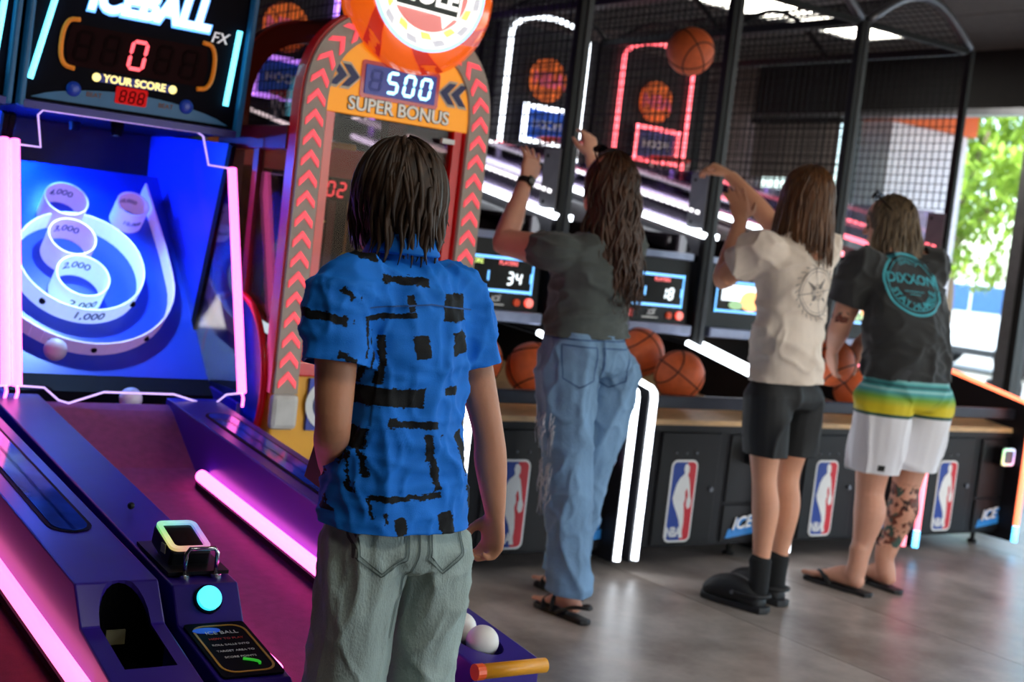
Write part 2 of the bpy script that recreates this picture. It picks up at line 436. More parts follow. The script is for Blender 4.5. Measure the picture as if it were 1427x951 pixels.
# ------------------------------------------------------------------ basketball machines
M_BLK = mat('black_laminate', (20, 20, 25), .55, spec=.3, var=.1)
M_BLK2 = mat('black_panel', (15, 15, 19), .45, spec=.3, var=.1)
M_POST = mat('black_post', (14, 14, 16), .55, spec=.25)
M_STEEL = mat('grey_steel', (112, 115, 122), .42, .8)
M_WIRE = mat('black_wire', (14, 14, 15), .6, spec=.2)
M_POSTG = mat('dark_grey_post', (54, 56, 60), .5, .4)
M_SILV = mat('silver_ledge', (120, 126, 150), .3, .8)
M_WOOD = mat('birch_ramp', (206, 166, 118), .42, var=.18, scale=6, stretch=(3, 12, 12))
M_WHITE = mat('white_print', (232, 232, 230), .45, var=.03)
M_NBLUE = mat('emblem_blue', (24, 62, 150), .45, var=.04)
M_NRED = mat('emblem_red', (206, 36, 52), .45, var=.04)
M_ICEB = mat('ice_blue', (40, 130, 205), .45)
M_RUB = mat('rubber_foot', (30, 30, 30), .8)
M_CHR = mat('chrome', (205, 208, 212), .15, 1.)
M_ACR = clear('clear_acrylic', (214, 208, 220), .8)
M_SMOKE = clear('smoked_acrylic', (120, 112, 116), .5)
G_WHITE = glow('white_neon', (.86, .92, 1), 5.0)
G_RED = glow('red_neon', (1, .10, .13), 3.2)
G_ORANGE = glow('orange_neon', (1, .17, .06), 2.6)
G_PINK2 = glow('rose_neon', (1, .17, .25), 2.2)
G_CYANEND = glow('cyan_neon', (.1, .55, 1), 3.0)
G_PURP = glow('violet_neon', (.45, .2, 1), 3.0)
G_LED = glow('white_led', (1, .97, 1), 1.8)
G_REDLED = glow('red_led', (1, .12, .16), 2.0)
G_BLUELN = glow('blue_screen_line', (.06, .42, 1), 1.6)
G_YEL = glow('yellow_screen_text', (.62, .85, .1), 1.2)
G_MAG = glow('magenta_screen_text', (.85, .2, .9), 1.2)
G_WTXT = glow('white_screen_text', (.85, .95, 1), 1.5)
G_RTXT = glow('red_screen_text', (1, .05, .06), 1.3)
G_RBTN = glow('red_button_glow', (1, .06, .02), 1.0)
G_ORGPIC = glow('orange_screen_picture', (1, .36, .04), 1.5)
G_WPIC = glow('white_screen_picture', (.8, .9, 1), 1.6)
G_GPIC = glow('green_screen_picture', (.2, .5, .12), .8)
M_SCR = mat('dark_screen', (5, 6, 12), .25, spec=.2)
M_HOOP = mat('orange_rim', (214, 60, 24), .4, .2)
M_NET = mat('net_cord', (214, 210, 205), .8)
G_BALLPIC = mat('orange_ball_disc', (226, 106, 40), .6, emit=.35)
M_SEAM = mat('dark_seam', (34, 20, 18), .7)

def rainbow():
    m = bpy.data.materials.new('rainbow_border'); m.use_nodes = True
    nt = m.node_tree; n = nt.nodes; l = nt.links
    tc = n.new('ShaderNodeTexCoord'); sp = n.new('ShaderNodeSeparateXYZ'); l.new(tc.outputs['Object'], sp.inputs[0])
    at = n.new('ShaderNodeMath'); at.operation = 'ARCTAN2'; l.new(sp.outputs['X'], at.inputs[0]); l.new(sp.outputs['Z'], at.inputs[1])
    mr = n.new('ShaderNodeMapRange'); mr.inputs[1].default_value = -pi; mr.inputs[2].default_value = pi; l.new(at.outputs[0], mr.inputs[0])
    hs = n.new('ShaderNodeCombineColor'); hs.mode = 'HSV'; hs.inputs[1].default_value = .6; hs.inputs[2].default_value = 1
    l.new(mr.outputs[0], hs.inputs[0])
    p = n['Principled BSDF']; l.new(hs.outputs[0], p.inputs['Emission Color']); p.inputs['Emission Strength'].default_value = 1.0
    MATS['rainbow_border'] = m; return m
M_RAIN = rainbow()

SIL = [(.50, .97), (.60, .978), (.69, .94), (.70, .88), (.65, .835), (.73, .79), (.80, .69), (.86, .57), (.93, .50), (.90, .42), (.80, .40), (.72, .45), (.73, .52), (.77, .56), (.72, .64), (.67, .67), (.62, .61),
       (.66, .53), (.61, .47), (.67, .36), (.70, .22), (.68, .11), (.73, .03), (.56, .03), (.57, .14), (.48, .26), (.34, .36), (.18, .46), (.10, .54), (.15, .62), (.21, .71), (.33, .795), (.47, .835), (.52, .86), (.47, .91)]
def emblem(door, x0, x1, z0, z1, y):
    w, h = x1-x0, z1-z0; X, Zu, N = (1, 0, 0), (0, 0, 1), (0, -1, 0)
    o = (x0, y, z0)
    B().slab(rrect(w, h, .03, 5, w/2, h/2), o, X, Zu, N, .003).build('emblem_border', M_WHITE, door)
    e = .009; o2 = (x0, y-.003, z0); r = .022
    L = [p for p in rrect(w-2*e, h-2*e, r, 5, w/2, h/2)]
    spl = w*.6
    B().slab([(min(px, spl), pz) for px, pz in L], o2, X, Zu, N, .0012).build('blue_field', M_NBLUE, door)
    B().slab([(max(px, spl), pz) for px, pz in L], o2, X, Zu, N, .0012).build('red_field', M_NRED, door)
    B().slab([(e+(w-2*e)*u, e+(h-2*e)*v) for u, v in SIL], (x0, y-.0042, z0), X, Zu, N, .0012).build('player_silhouette', M_WHITE, door, fix=True)
    B().text('NBA', h*.165, (x0+w*.32, y-.0045, z0+h*.12), X, Zu, .0015, .03, 0, .70).build('emblem_lettering', M_WHITE, door, fix=False)

PITCH = .895
def lane_z(y): return 1.437+(y-4.88)*.177
def wire_panel(b, o, ax, ay, w, h, step=.046, r=.0022):
    """square wire grid on plane o+ax*u+ay*v"""
    o, ax, ay = V(o), V(ax), V(ay); nz = ax.cross(ay)
    k = 0.
    while k <= w+1e-6: b.obox(o+ax*k+ay*h/2, ax*r, ay*h/2, nz*r); k += step
    k = 0.
    while k <= h+1e-6: b.obox(o+ax*w/2+ay*k, ax*w/2, ay*r, nz*r); k += step

def basketball_machine(i, label, neonL, neonR, arch, endcol=None, pic=False):
    x0 = 2.75+PITCH*i; xr = x0+PITCH; cx = x0+PITCH/2
    t = thing('basketball_machine', label, 'arcade machine', (cx, 5.6, 0), 'row of basketball machines')
    a, c = x0+.062, xr-.062                       # inner faces of the side panels
    B().box(a, c, 4.30, 4.86, .075, .615).build('cabinet', M_BLK, t, bevel=.006)
    B().box(a, c, 5.30, 7.08, .075, 1.34).build('rear_body', M_BLK, t)
    # door with emblem
    d = B().box(x0+.215, x0+.555, 4.288, 4.30, .088, .578).build('door', M_BLK2, t, bevel=.004)
    emblem(d, x0+.283, x0+.433, .100, .460, 4.288)
    B().cyl((x0+.525, 4.288, .33), (x0+.525, 4.279, .33), .011, 14).build('door_lock', M_STEEL, d)
    for dx in (.30, .36, .42): B().sphere((x0+dx, 4.287, .49), .006, 8, 6).build('bolt', M_STEEL, d)
    p = B().box(x0+.622, x0+.868, 4.288, 4.30, .268, .572).build('coin_panel', M_BLK2, t, bevel=.004)
    q = B().box(x0+.622, x0+.868, 4.288, 4.30, .092, .256).build('lower_panel', M_BLK2, t, bevel=.004)
    B().text('ICE', .082, (x0+.744+.006, 4.2875, .168), (1, 0, .12), (.12, 0, 1), .004, .05, .15, 1.05).build('logo_shadow', M_ICEB, q, fix=False)
    B().slab([(-.10, -.05), (.085, -.05), (.10, -.01), (-.085, -.01)], (x0+.748, 4.2885, .168), (1, 0, .12), (0, 0, 1), (0, -1, 0), .002).build('logo_base', M_ICEB, q)
    B().text('ICE', .078, (x0+.738, 4.2835, .176), (1, 0, .12), (.12, 0, 1), .004, .012, .15, 1.05).build('logo_lettering', M_WHITE, q, fix=False)
    rd = B().prism(rrect(.105, .095, .02, 4, x0+.765, .49), 'y', 4.236, 4.288).build('card_reader', M_BLK2, t)
    bb = B(); bb.add(*ring_poly(rrect(.098, .090, .018, 5), rrect(.076, .066, .012, 5), (x0+.765, 4.236, .49), (1, 0, 0), (0, 0, 1), (0, -1, 0), .008))
    bb.build('lit_border', M_RAIN, rd)
    B().box(x0+.727, x0+.803, 4.231, 4.236, .457, .523).build('reader_screen', mat('reader_screen', (70, 96, 110), .2, emit=.25), rd)
    # counter, ramp, bar
    B().prism([(4.275, .612), (4.275, .634), (4.86, .70), (5.30, .80), (5.30, .78), (4.86, .675), (4.3, .612)], 'x', a, c).build('ball_ramp', M_WOOD, t)
    B().box(a, c, 4.274, 4.30, .585, .612).build('counter_edge', M_BLK2, t)
    B().box(a-.004, c+.004, 4.275, 4.312, .682, .736).build('guard_bar', mat('dark_guard_bar', (44, 46, 56), .35, .5), t, bevel=.006)
    # side panels and their light tubes
    for side, (xa, xb, gl) in enumerate(((x0+.03, x0+.062, neonL), (xr-.062, xr-.03, neonR))):
        B().prism([(4.2, .05), (4.2, .765), (4.9, .905), (5.3, .93), (5.3, .05)], 'x', xa, xb).build('side_panel', M_BLK, t)
        xm = (xa+xb)/2+(.002 if side == 0 else -.002)
        path = [(xm, 4.186, .06)]+[(xm, 4.186, .16), (xm, 4.186, .60), (xm, 4.186, .735)]+[(xm, 4.192, .757), (xm, 4.212, .772)]+[(xm, 4.55, .842), (xm, 4.9, .914)]
        if endcol:
            B().tube([(xm, 4.186, .05), (xm, 4.186, .135)], .0155, 12).build('tube_end', endcol, t, smooth=True)
            path = [(xm, 4.186, .135)]+path[2:]
        B().tube(path, .015, 12).build('light_tube', gl, t, smooth=True)
        xp = x0+.020 if side == 0 else xr-.020
        ps = B().box(xp-.016, xp+.016, 4.880, 4.920, .60, 2.64).build('post', M_POSTG if side == 0 else M_POST, t, bevel=.004)
        xi = xp+(.020 if side == 0 else -.020)
        br = B().box(xi-.003, xi+.003, 4.9, 5.02, 1.47, 1.735).build('bracket_plate', mat('bracket_grey', (128, 130, 136), .5, .2), t)
        for bz in (1.5, 1.705):
            B().sphere((xi+(.004 if side == 0 else -.004), 4.99, bz), .008, 8, 6).build('bolt', M_POST, br)
        # sloping lane rail with its lamp and the led row above it
        B().obox((xi, 5.88, lane_z(5.88)), (.014, 0, 0), (0, 1.0, .177), (0, -.0025, .014)).build('lane_light', G_WHITE if i < 3 else G_PINK2, t, bevel=.004)
        lb = B()
        for k in range(44):
            y = 4.95+k*.045; lb.obox((xi, y, lane_z(y)+.100), (.006, 0, 0), (0, .0135, .0024), (0, -.0015, .0085))
        lb.build('led_row', G_LED if i < 2 else G_REDLED, t, fix=False, kind='stuff')
        B().prism([(4.98, 1.455), (4.98, 1.745), (6.95, 1.80), (6.95, 1.79)], 'x', xi-.002, xi+.002).build('clear_side_panel', M_ACR, t)
        if side == 1 or i == 0:
            wb = B(); wire_panel(wb, (xp, 4.925, 1.76), (0, 1, 0), (0, 0, 1), 2.10, .86)
            wb.build('side_mesh', M_WIRE, t, fix=False, kind='stuff')
        B().box(xp-.02, xp+.02, 4.925, 7.05, 2.62, 2.66).build('top_rail', M_POST, t)
        B().box(xp-.02, xp+.02, 7.03, 7.07, .075, 2.64).build('rear_post', M_POST, t)
    # front display
    dp = B().prism([(4.915, 1.0), (4.93, 1.31), (5.30, 1.31), (5.30, 1.0)], 'x', a, c).build('display_panel', M_BLK2, t)
    def fp(y_, z): return 4.915+(z-1.0)*.0484-.001-y_
    B().box(x0+.105, x0+.80, fp(.004, 1.15), fp(-.01, 1.15), 1.078, 1.238).build('screen', M_SCR, dp)
    fb = B(); zc = 1.158; hw, hh = .3475, .08; xc = x0+.4525; yy = fp(.006, zc)
    for z in (zc-hh+.008, zc+hh-.008): fb.box(xc-hw+.01, xc+hw-.01, yy-.002, yy, z-.006, z+.006)
    for xx in (xc-hw+.012, xc+hw-.012): fb.box(xx-.004, xx+.004, yy-.002, yy, zc-hh, zc+hh)
    for xx in (xc+.10, xc+hw-.02): fb.box(xx-.004, xx+.004, yy-.002, yy, zc-.03, zc+.012)
    fb.build('screen_lines', G_BLUELN, dp, fix=False)
    if not pic:
        B().text('HIGH SCORE', .030, (xc-.02, yy-.001, zc+.05), depth=.001, bold=.01).build('screen_text', G_YEL if i == 0 else G_RTXT, dp, fix=False)
        B().text('PLAYERS', .026, (xc+.20, yy-.001, zc+.05), depth=.001, bold=.01).build('screen_text', G_RTXT, dp, fix=False)
        B().text('SCORE', .030, (xc-.05, yy-.001, zc-.012), depth=.001, bold=.01).build('screen_text', G_MAG if i == 0 else G_RTXT, dp, fix=False)
        db = B()
        for k, ch in enumerate('34' if i == 0 else '18'): seven(db, ch, (xc+.20+k*.045, yy-.001, zc-.04), (1, 0, 0), (0, 0, 1), .026, .05, .009)
        db.build('screen_digits', G_WTXT, dp, fix=False)
    else:
        B().box(xc-.3, xc+.0, yy-.002, yy, zc-.02, zc+.06).build('screen_picture', G_WPIC, dp)
        B().slab(circ(.075, 24, 0, 0, .05), (xc-.1, yy-.002, zc-.015), (1, 0, 0), (0, 0, 1), (0, -1, 0), .001).build('screen_picture', G_ORGPIC, dp)
        B().slab(circ(.05, 24, 0, 0, .022), (xc-.2, yy-.003, zc-.04), (1, 0, 0), (0, 0, 1), (0, -1, 0), .001).build('screen_picture', G_GPIC, dp)
        B().box(xc+.02, xc+.3, yy-.002, yy, zc-.05, zc+.05).build('screen_picture', G_BLUELN, dp)
    yb = fp(.0, 1.04)
    B().cyl((x0+.885-.105, yb+.01, 1.042), (x0+.78, yb-.012, 1.042), .021, 18).build('button', G_RBTN, dp, smooth=False)
    B().cyl((x0+.715, yb+.01, 1.040), (x0+.715, yb-.010, 1.040), .016, 18).build('button', mat('amber_button', (190, 60, 20), .3, emit=.3), dp)
    B().text('ICE', .034, (x0+.60, yb-.004, 1.05), (1, 0, .12), (.12, 0, 1), .002, .02, .15).build('maker_logo', M_WHITE, dp, fix=False)
    B().box(x0+.55, x0+.65, yb-.002, yb+.004, 1.022, 1.028).build('print_line', M_WHITE, dp)
    rdp = B().box(x0+.42, x0+.49, yb-.004, yb+.004, 1.020, 1.060).build('counter_window', mat('counter_red', (150, 20, 24), .3, emit=.3), dp)
    db = B()
    for k, ch in enumerate('88'): seven(db, ch, (x0+.433+k*.027, yb-.005, 1.028), (1, 0, 0), (0, 0, 1), .014, .024, .004, .001)
    db.build('counter_digits', G_RTXT, rdp, fix=False)
    B().box(a, c, 4.87, 4.95, .952, 1.002).build('ledge', M_SILV, t, bevel=.005)
    B().box(a, c, 4.91, 4.99, 1.31, 1.345).build('hood_trim', M_SILV, t, bevel=.004)
    B().prism([(4.93, 1.345), (5.0, 1.43), (5.01, 1.43), (4.94, 1.345)], 'x', a, c).build('hood_panel', M_SMOKE, t)
    # lane deck, back and hoop
    B().prism([(5.0, lane_z(5.0)-.05), (7.03, lane_z(7.03)-.05), (7.03, 1.34), (5.3, 1.34), (5.0, 1.345)], 'x', a+.02, c-.02).build('lane_deck', mat('dark_lane', (22, 20, 26), .7), t)
    B().box(a, c, 7.035, 7.07, 1.34, 2.64).build('back_panel', mat('dark_back_panel', (26, 24, 28), .6), t)
    pts = [(cx-.30, 7.02, 1.66), (cx-.30, 7.02, 2.58)]+[(cx+.30*sin(k*pi/12*1.0-pi/2), 7.02, 2.58+.13*cos(k*pi/12-pi/2)) for k in range(1, 12)]+[(cx+.30, 7.02, 2.58), (cx+.30, 7.02, 1.66)]
    B().tube(pts, .014, 10).build('arch_light', arch, t, smooth=True)
    bo = B().box(cx-.185, cx+.185, 6.96, 6.975, 1.93, 2.16).build('backboard', mat('blue_backboard' if i < 3 else 'indigo_backboard', (30, 84, 190) if i < 3 else (52, 52, 110), .4, emit=.25), t)
    fb = B()
    for z in (1.94, 2.15): fb.box(cx-.19, cx+.19, 6.948, 6.962, z-.013, z+.013)
    for xx in (cx-.175, cx+.175): fb.box(xx-.014, xx+.014, 6.948, 6.962, 1.93, 2.16)
    fb.build('backboard_light', arch if i > 1 else G_PURP, bo, fix=False)
    B().text('HOOPS', .07, (cx, 6.957, 2.045), depth=.002, bold=.02).build('backboard_lettering', M_WHITE, bo, fix=False)
    for xx in (cx-.14, cx+.14): B().box(xx-.012, xx+.012, 6.975, 7.04, 1.98, 2.10).build('board_mount', M_POST, bo)
    e = B().slab(circ(.135, 36), (cx, 7.02, 2.33), (1, 0, 0), (0, 0, 1), (0, -1, 0), .02).build('ball_disc', G_BALLPIC, t)
    sb = B()
    for k in (0, 1): sb.tube([(cx+(.134*cos(j*pi/12) if k else 0), 6.998, 2.33+(.0 if k else .134*cos(j*pi/12))) for j in range(13)], .0035, 6)
    for s_ in (-1, 1): sb.tube([(cx+s_*(.05+.075*(j/6-1)**2), 6.998, 2.33+.11*(j/6-1)) for j in range(13)], .0035, 6)
    sb.build('disc_seam', M_SEAM, e, fix=False)
    B().text('NBA', .125, (cx, 6.996, 2.325), depth=.003, bold=.03).build('disc_lettering', mat('pink_lettering', (214, 90, 120), .5, emit=.3), e, fix=False)
    hp = B().tube([(cx+.135*cos(k*pi/16), 6.80+.135*sin(k*pi/16), 1.955) for k in range(32)], .009, 8, closed=True).build('hoop_rim', M_HOOP, t, smooth=True)
    B().box(cx-.03, cx+.03, 6.93, 6.962, 1.94, 1.97).build('rim_bracket', M_HOOP, hp)
    nb = B()
    for k in range(12):
        for s_ in (1, -1):
            nb.tube([(cx+(.135-.05*j/4)*cos(k*pi/6+s_*j*.26), 6.80+(.135-.05*j/4)*sin(k*pi/6+s_*j*.26), 1.95-.05*j) for j in range(5)], .0026, 4)
    nb.build('net', M_NET, hp, fix=False, kind='stuff')
    # barrel roof
    def ar(u): return (x0+.028+(PITCH-.056)*u, 2.645+.20*sin(pi*u))
    for k, y in enumerate((4.9, 5.95, 7.0)):
        B().tube([(ar(u/14)[0], y, ar(u/14)[1]) for u in range(15)], .024 if k == 0 else .014, 8).build('roof_arch', M_STEEL if k == 0 else M_POST, t, smooth=True)
    B().box(x0+.05, xr-.05, 4.885, 4.915, 2.615, 2.645).build('front_beam', M_POST, t)
    wb = B()
    for k in range(1, 22):
        q_ = ar(k/22); wb.obox((q_[0], 5.95, q_[1]), (.0022, 0, 0), (0, 1.05, 0), (0, 0, .0022))
    for k in range(46): wb.tube([(ar(u/8)[0], 4.9+k*.0467, ar(u/8)[1]) for u in range(9)], .0022, 4, caps=False)
    wb.build('roof_mesh', M_WIRE, t, fix=False, kind='stuff')
    for xx in (x0+.10, xr-.10):
        for y in (4.40, 6.9): 
            B().lathe([(0, 0), (.024, 0), (.026, .012), (.012, .02), (.010, .08), (0, .08)], (xx, y, 0), (0, 0, 1), 14).build('levelling_foot', M_RUB, t)
    return t
def ring_poly(outer, inner, o, ax, ay, az, th):
    n = len(outer); o, ax, ay, az = V(o), V(ax), V(ay), V(az); vs = []
    for base in (0, th):
        for P in (outer, inner): vs += [o+ax*u+ay*w+az*base for u, w in P]
    fs = []
    for k in range(n):
        j = (k+1) % n
        fs += [(2*n+k, 2*n+j, 3*n+j, 3*n+k), (k, n+k, n+j, j), (k, j, 2*n+j, 2*n+k), (n+k, 3*n+k, 3*n+j, n+j)]
    return vs, fs
basketball_machine(0, 'basketball machine with white light tubes, behind the boy and the arched machine', G_WHITE, G_WHITE, G_PURP)
basketball_machine(1, 'basketball machine with white tubes between the woman and the beige shirt player', G_WHITE, G_WHITE, G_PURP)
basketball_machine(2, 'basketball machine between beige shirt player and bent-over man, picture on its screen', G_WHITE, G_PINK2, G_WHITE, None, True)
basketball_machine(3, 'rightmost basketball machine with glowing orange and red side tubes', G_PINK2, G_ORANGE, G_RED, G_CYANEND, True)

# basketballs
M_BALL = mat('orange_ball_leather', (214, 98, 48), .55, var=.12, scale=30, bump=.25, bscale=400)
def basketball(c, label, rot=(0, 0, 0), r=.113):
    t = thing('basketball', label, 'basketball', c, 'arcade basketballs')
    rm = Matrix.Rotation(rot[0], 3, 'X') @ Matrix.Rotation(rot[1], 3, 'Y') @ Matrix.Rotation(rot[2], 3, 'Z')
    B().sphere(c, r, 36, 22).build('ball_skin', M_BALL, t, smooth=True)
    b = B(); n = 48
    def put(f): b.tube([V(c)+rm @ V(f(2*pi*k/n)).normalized()*r*1.0 for k in range(n)], .0032, 6, closed=True)
    put(lambda a: (cos(a), sin(a), 0)); put(lambda a: (0, cos(a), sin(a)))
    for s in (-1, 1): put(lambda a: (cos(a)*.62, s*.78*1.0, sin(a)*.62) if False else (cos(a), s*(.62+.35*cos(2*a)*.0)+0, sin(a)*.8))
    b.build('seams', M_SEAM, t, fix=False)
basketball((4.31, 4.93, 2.29), 'orange basketball flying in mid-air toward the hoop', (.5, .9, .2))
basketball((4.10, 4.50, .80), 'basketball at the front of the pair in the tray right of the woman', (.3, .5, 1.2))
basketball((4.06, 4.74, .87), 'basketball partly hidden behind another in the tray right of the woman', (1.3, .2, .5))
basketball((3.33, 4.55, .79), 'basketball in the tray at the left side of the woman', (.9, 1.5, .2))
basketball((3.085, 4.62, .81), 'basketball in the tray just right of the boy in blue', (.2, .7, .9))
basketball((5.245, 4.47, .775), 'basketball in the tray by the yellow stripe of the board shorts', (.7, .3, .4))
# ------------------------------------------------------------------ ball-rolling alley machines
M_PURP = mat('purple_laminate', (50, 28, 138), .30, var=.06, spec=.4)
M_LANE = mat('mauve_lane_carpet', (132, 62, 104), .75, var=.12, scale=40, bump=.15, bscale=300)
M_HBLK = mat('header_black', (6, 7, 20), .6, spec=.08)
M_HBLUE = mat('header_blue_trim', (28, 96, 140), .4, emit=.12)
M_BBLUE = mat('target_blue', (24, 62, 190), .35, var=.05)
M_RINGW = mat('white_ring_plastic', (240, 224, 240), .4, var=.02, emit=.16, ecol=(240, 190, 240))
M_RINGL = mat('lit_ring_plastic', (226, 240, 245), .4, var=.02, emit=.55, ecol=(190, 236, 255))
M_NAVYTXT = mat('navy_lettering', (24, 60, 110), .5)
M_YELB = mat('yellow_bumper', (226, 150, 24), .4)
M_BALLW = mat('ivory_ball', (232, 226, 218), .35, var=.02)
G_PINK = glow('pink_tube', (1, .12, .52), 3.4)
G_HOT = glow('magenta_lane_tube', (1, .10, .48), 5.2)
G_EDGE = glow('violet_edge_light', (.62, .40, 1), 1.0)
G_CYAN = glow('cyan_tube', (.12, .75, 1), 2.6)
G_ICE = glow('white_sign_light', (.9, .96, 1), 1.5)
G_ICEB = glow('cyan_sign_halo', (.01, .30, .9), 1.6)
G_RED7 = glow('red_digit', (1, .03, .06), 1.6)
G_YS = glow('yellow_sign', (1, .82, .22), 1.1)
G_BLUE = glow('blue_strip', (.05, .16, 1), 22.)
G_UV = glow('white_blue_strip', (.42, .55, 1), 9.)
G_BTN = glow('cyan_button', (.03, .62, .85), 1.2)
M_DRED = mat('dark_red_window', (30, 3, 6), .5, emit=.03, spec=.05)
M_DSEG = mat('unlit_segment', (20, 3, 4), .6, spec=.05)
M_OB = mat('orange_bracket', (226, 132, 30), .5, emit=.2)

def zr(y): return .672+.092*(y-4.19)
def carve(o, cutter):
    """cut a real recess into a part"""
    c = cutter.build('tmp_cut', None)
    md = o.modifiers.new('cut', 'BOOLEAN'); md.object = c; md.solver = 'EXACT'; md.operation = 'DIFFERENCE'
    dg = bpy.context.evaluated_depsgraph_get(); dg.update()
    me = bpy.data.meshes.new_from_object(o.evaluated_get(dg)); me.name = o.name
    o.modifiers.clear(); o.data = me; me.shade_flat()
    bpy.data.objects.remove(c)
def alley_machine(dx, label, main=True):
    t = thing('alley_ball_machine', label, 'arcade machine', (1.49+dx, 3.6, 0), 'alley ball machines')
    S = lambda b, *a, **k: b.build(*a, **k)
    def X(x): return x+dx
    # rails
    lp = [(2.33, .02), (2.33, .375), (2.36, .40), (2.60, .44), (2.65, .512), (4.215, zr(4.215)), (4.215, .02)]
    lr = B().prism(lp, 'x', X(1.08), X(1.228)).build('left_rail', M_PURP, t, bevel=.004)
    rp = [(2.32, .02), (2.32, .40), (2.62, .43), (2.70, zr(2.70)), (4.215, zr(4.215)), (4.215, .02)] if main else [(2.33, .02), (2.33, .40), (2.58, .455), (2.64, zr(2.64)), (4.215, zr(4.215)), (4.215, .02)]
    rr = B().prism(rp, 'x', X(1.636), X(1.81)).build('right_rail', M_PURP, t, bevel=.004)
    # yellow bumpers on the front ends
    B().box(X(1.085), X(1.225), 2.30, 2.345, .315, .37).build('front_bumper', M_YELB, lr, bevel=.012)
    rod = B().tube([(X(1.645), rp[0][0]-.012, .390), (X(1.815), rp[0][0]-.012, .390)], .0165, 14).build('front_bumper', M_YELB, rr, smooth=True)
    B().tube([(X(1.630), rp[0][0]-.012, .390), (X(1.650), rp[0][0]-.012, .390)], .018, 14).build('bumper_end', mat('red_orange_end', (232, 84, 30), .4), rr)
    B().slab(circ(.088, 32), (X(1.70), rp[0][0]-.001, .26), (1, 0, 0), (0, 0, 1), (0, -1, 0), .002).build('badge_outline', M_HBLK, rr)
    B().slab(circ(.08, 32), (X(1.70), rp[0][0]-.003, .26), (1, 0, 0), (0, 0, 1), (0, -1, 0), .002).build('badge', mat('olive_yellow', (190, 170, 30), .5), rr)
    B().box(X(1.76), X(1.80), rp[0][0]-.004, rp[0][0], .12, .335).build('badge_panel', M_NBLUE, rr)
    # blue window strip along the ball return
    y0, y1 = (2.95, 4.02)
    sl = V((0, 1, .092)).normalized(); nn = V((0, -.092, 1)).normalized()
    B().slab(rrect(.08, y1-y0, .045, 6, 0, (y1-y0)/2), (X(1.728), y0, zr(y0)+.001), (1, 0, 0), sl, nn, .003).build('return_window', mat('blue_glossy_window', (30, 70, 200), .08, var=.6, scale=5, spec=.9), rr)
    B().slab(rrect(.10, y1-y0+.022, .055, 6, 0, (y1-y0)/2), (X(1.728), y0, zr(y0)+.0005), (1, 0, 0), sl, nn, .0015).build('window_gasket', M_HBLK, rr)
    # ball pocket in the lower front part
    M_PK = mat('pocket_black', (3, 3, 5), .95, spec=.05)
    if main:
        pl_ = circ(.052, 28, X(1.722), 2.465, .105)
        carve(rr, B().prism(pl_, 'z', .355, .60))
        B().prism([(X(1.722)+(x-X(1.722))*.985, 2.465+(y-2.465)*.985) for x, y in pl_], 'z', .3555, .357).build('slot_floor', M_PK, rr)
    else:
        xm = X(1.728)
        pl_ = [(xm-.052, 2.425), (xm+.052, 2.425)]+[(xm+.052*cos(k*pi/12), 2.585+.062*sin(k*pi/12)) for k in range(13)]
        carve(rr, B().prism(pl_, 'z', .36, .70))
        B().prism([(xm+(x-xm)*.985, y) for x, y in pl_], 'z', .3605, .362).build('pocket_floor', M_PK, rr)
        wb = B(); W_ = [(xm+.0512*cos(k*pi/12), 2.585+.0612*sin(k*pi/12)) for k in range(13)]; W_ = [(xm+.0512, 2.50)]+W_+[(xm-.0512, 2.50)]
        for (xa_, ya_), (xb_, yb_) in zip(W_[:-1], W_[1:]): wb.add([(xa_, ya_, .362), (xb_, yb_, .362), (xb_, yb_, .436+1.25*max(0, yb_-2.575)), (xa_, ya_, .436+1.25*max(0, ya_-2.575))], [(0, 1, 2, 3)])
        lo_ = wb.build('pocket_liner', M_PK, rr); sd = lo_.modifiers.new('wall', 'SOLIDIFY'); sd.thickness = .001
        B().box(xm-.02, xm+.02, 2.632, 2.638, .40, .43).build('pocket_tag', mat('dull_tag', (120, 112, 80), .6), rr)
    # left rail fittings: card reader, button, instruction plate
    ct = V((X(1.154), 2.79, zr(2.79)-.014)); rx, ry, rz = V((1, 0, 0)), sl, nn
    if main or True:
        cr = B().obox(ct+V((0, 0, .004)), rx*.068, ry*.10, rz*.004).build('reader_base', M_BLK2, lr)
        c2 = ct+V((-.005, .0, .029))
        ry2 = V((0, 1, .30)).normalized(); rz2 = V((0, -.30, 1)).normalized()
        bx = B().obox(c2, rx*.046, ry2*.060, rz2*.023).build('reader_box', M_BLK2, lr, bevel=.006)
        rb = B(); rb.add(*ring_poly(rrect(.092, .120, .018, 5), rrect(.068, .096, .01, 5), c2+rz2*.023, rx, ry2, rz2, .007))
        o = rb.build('reader_glow', M_RAIN2, lr)
        B().obox(c2+rz2*.024, rx*.033, ry2*.047, rz2*.001).build('reader_screen', M_SCR, lr)
        B().box(c2.x-.048, c2.x-.046, c2.y-.03, c2.y-.005, c2.z-.008, c2.z+.012).build('reader_sticker', mat('pale_sticker', (180, 180, 150), .6), lr)
        y = 2.685
        B().tube([(X(1.12), y, zr(y)-.02)]+[(X(1.12), y, zr(y)+.035), (X(1.127), y, zr(y)+.045), (X(1.183), y, zr(y)+.045), (X(1.19), y, zr(y)+.035)]+[(X(1.19), y, zr(y)-.02)], .005, 8).build('wire_guard', M_CHR, lr, smooth=True)
        for xx in (1.12, 1.19): B().cyl((X(xx), y, zr(y)-.02), (X(xx), y, zr(y)-.01), .012, 14).build('guard_foot', M_CHR, lr)
        B().sphere((X(1.15), 3.12, zr(3.12)), .009, 10, 6).build('screw', M_BLK2, lr)
        bt = V((X(1.154), 2.63, .484)); bn = V((0, -.83, .56)).normalized()
        B().cyl(bt-bn*.004, bt+bn*.004, .031, 28).build('button_ring', M_HBLK, lr)
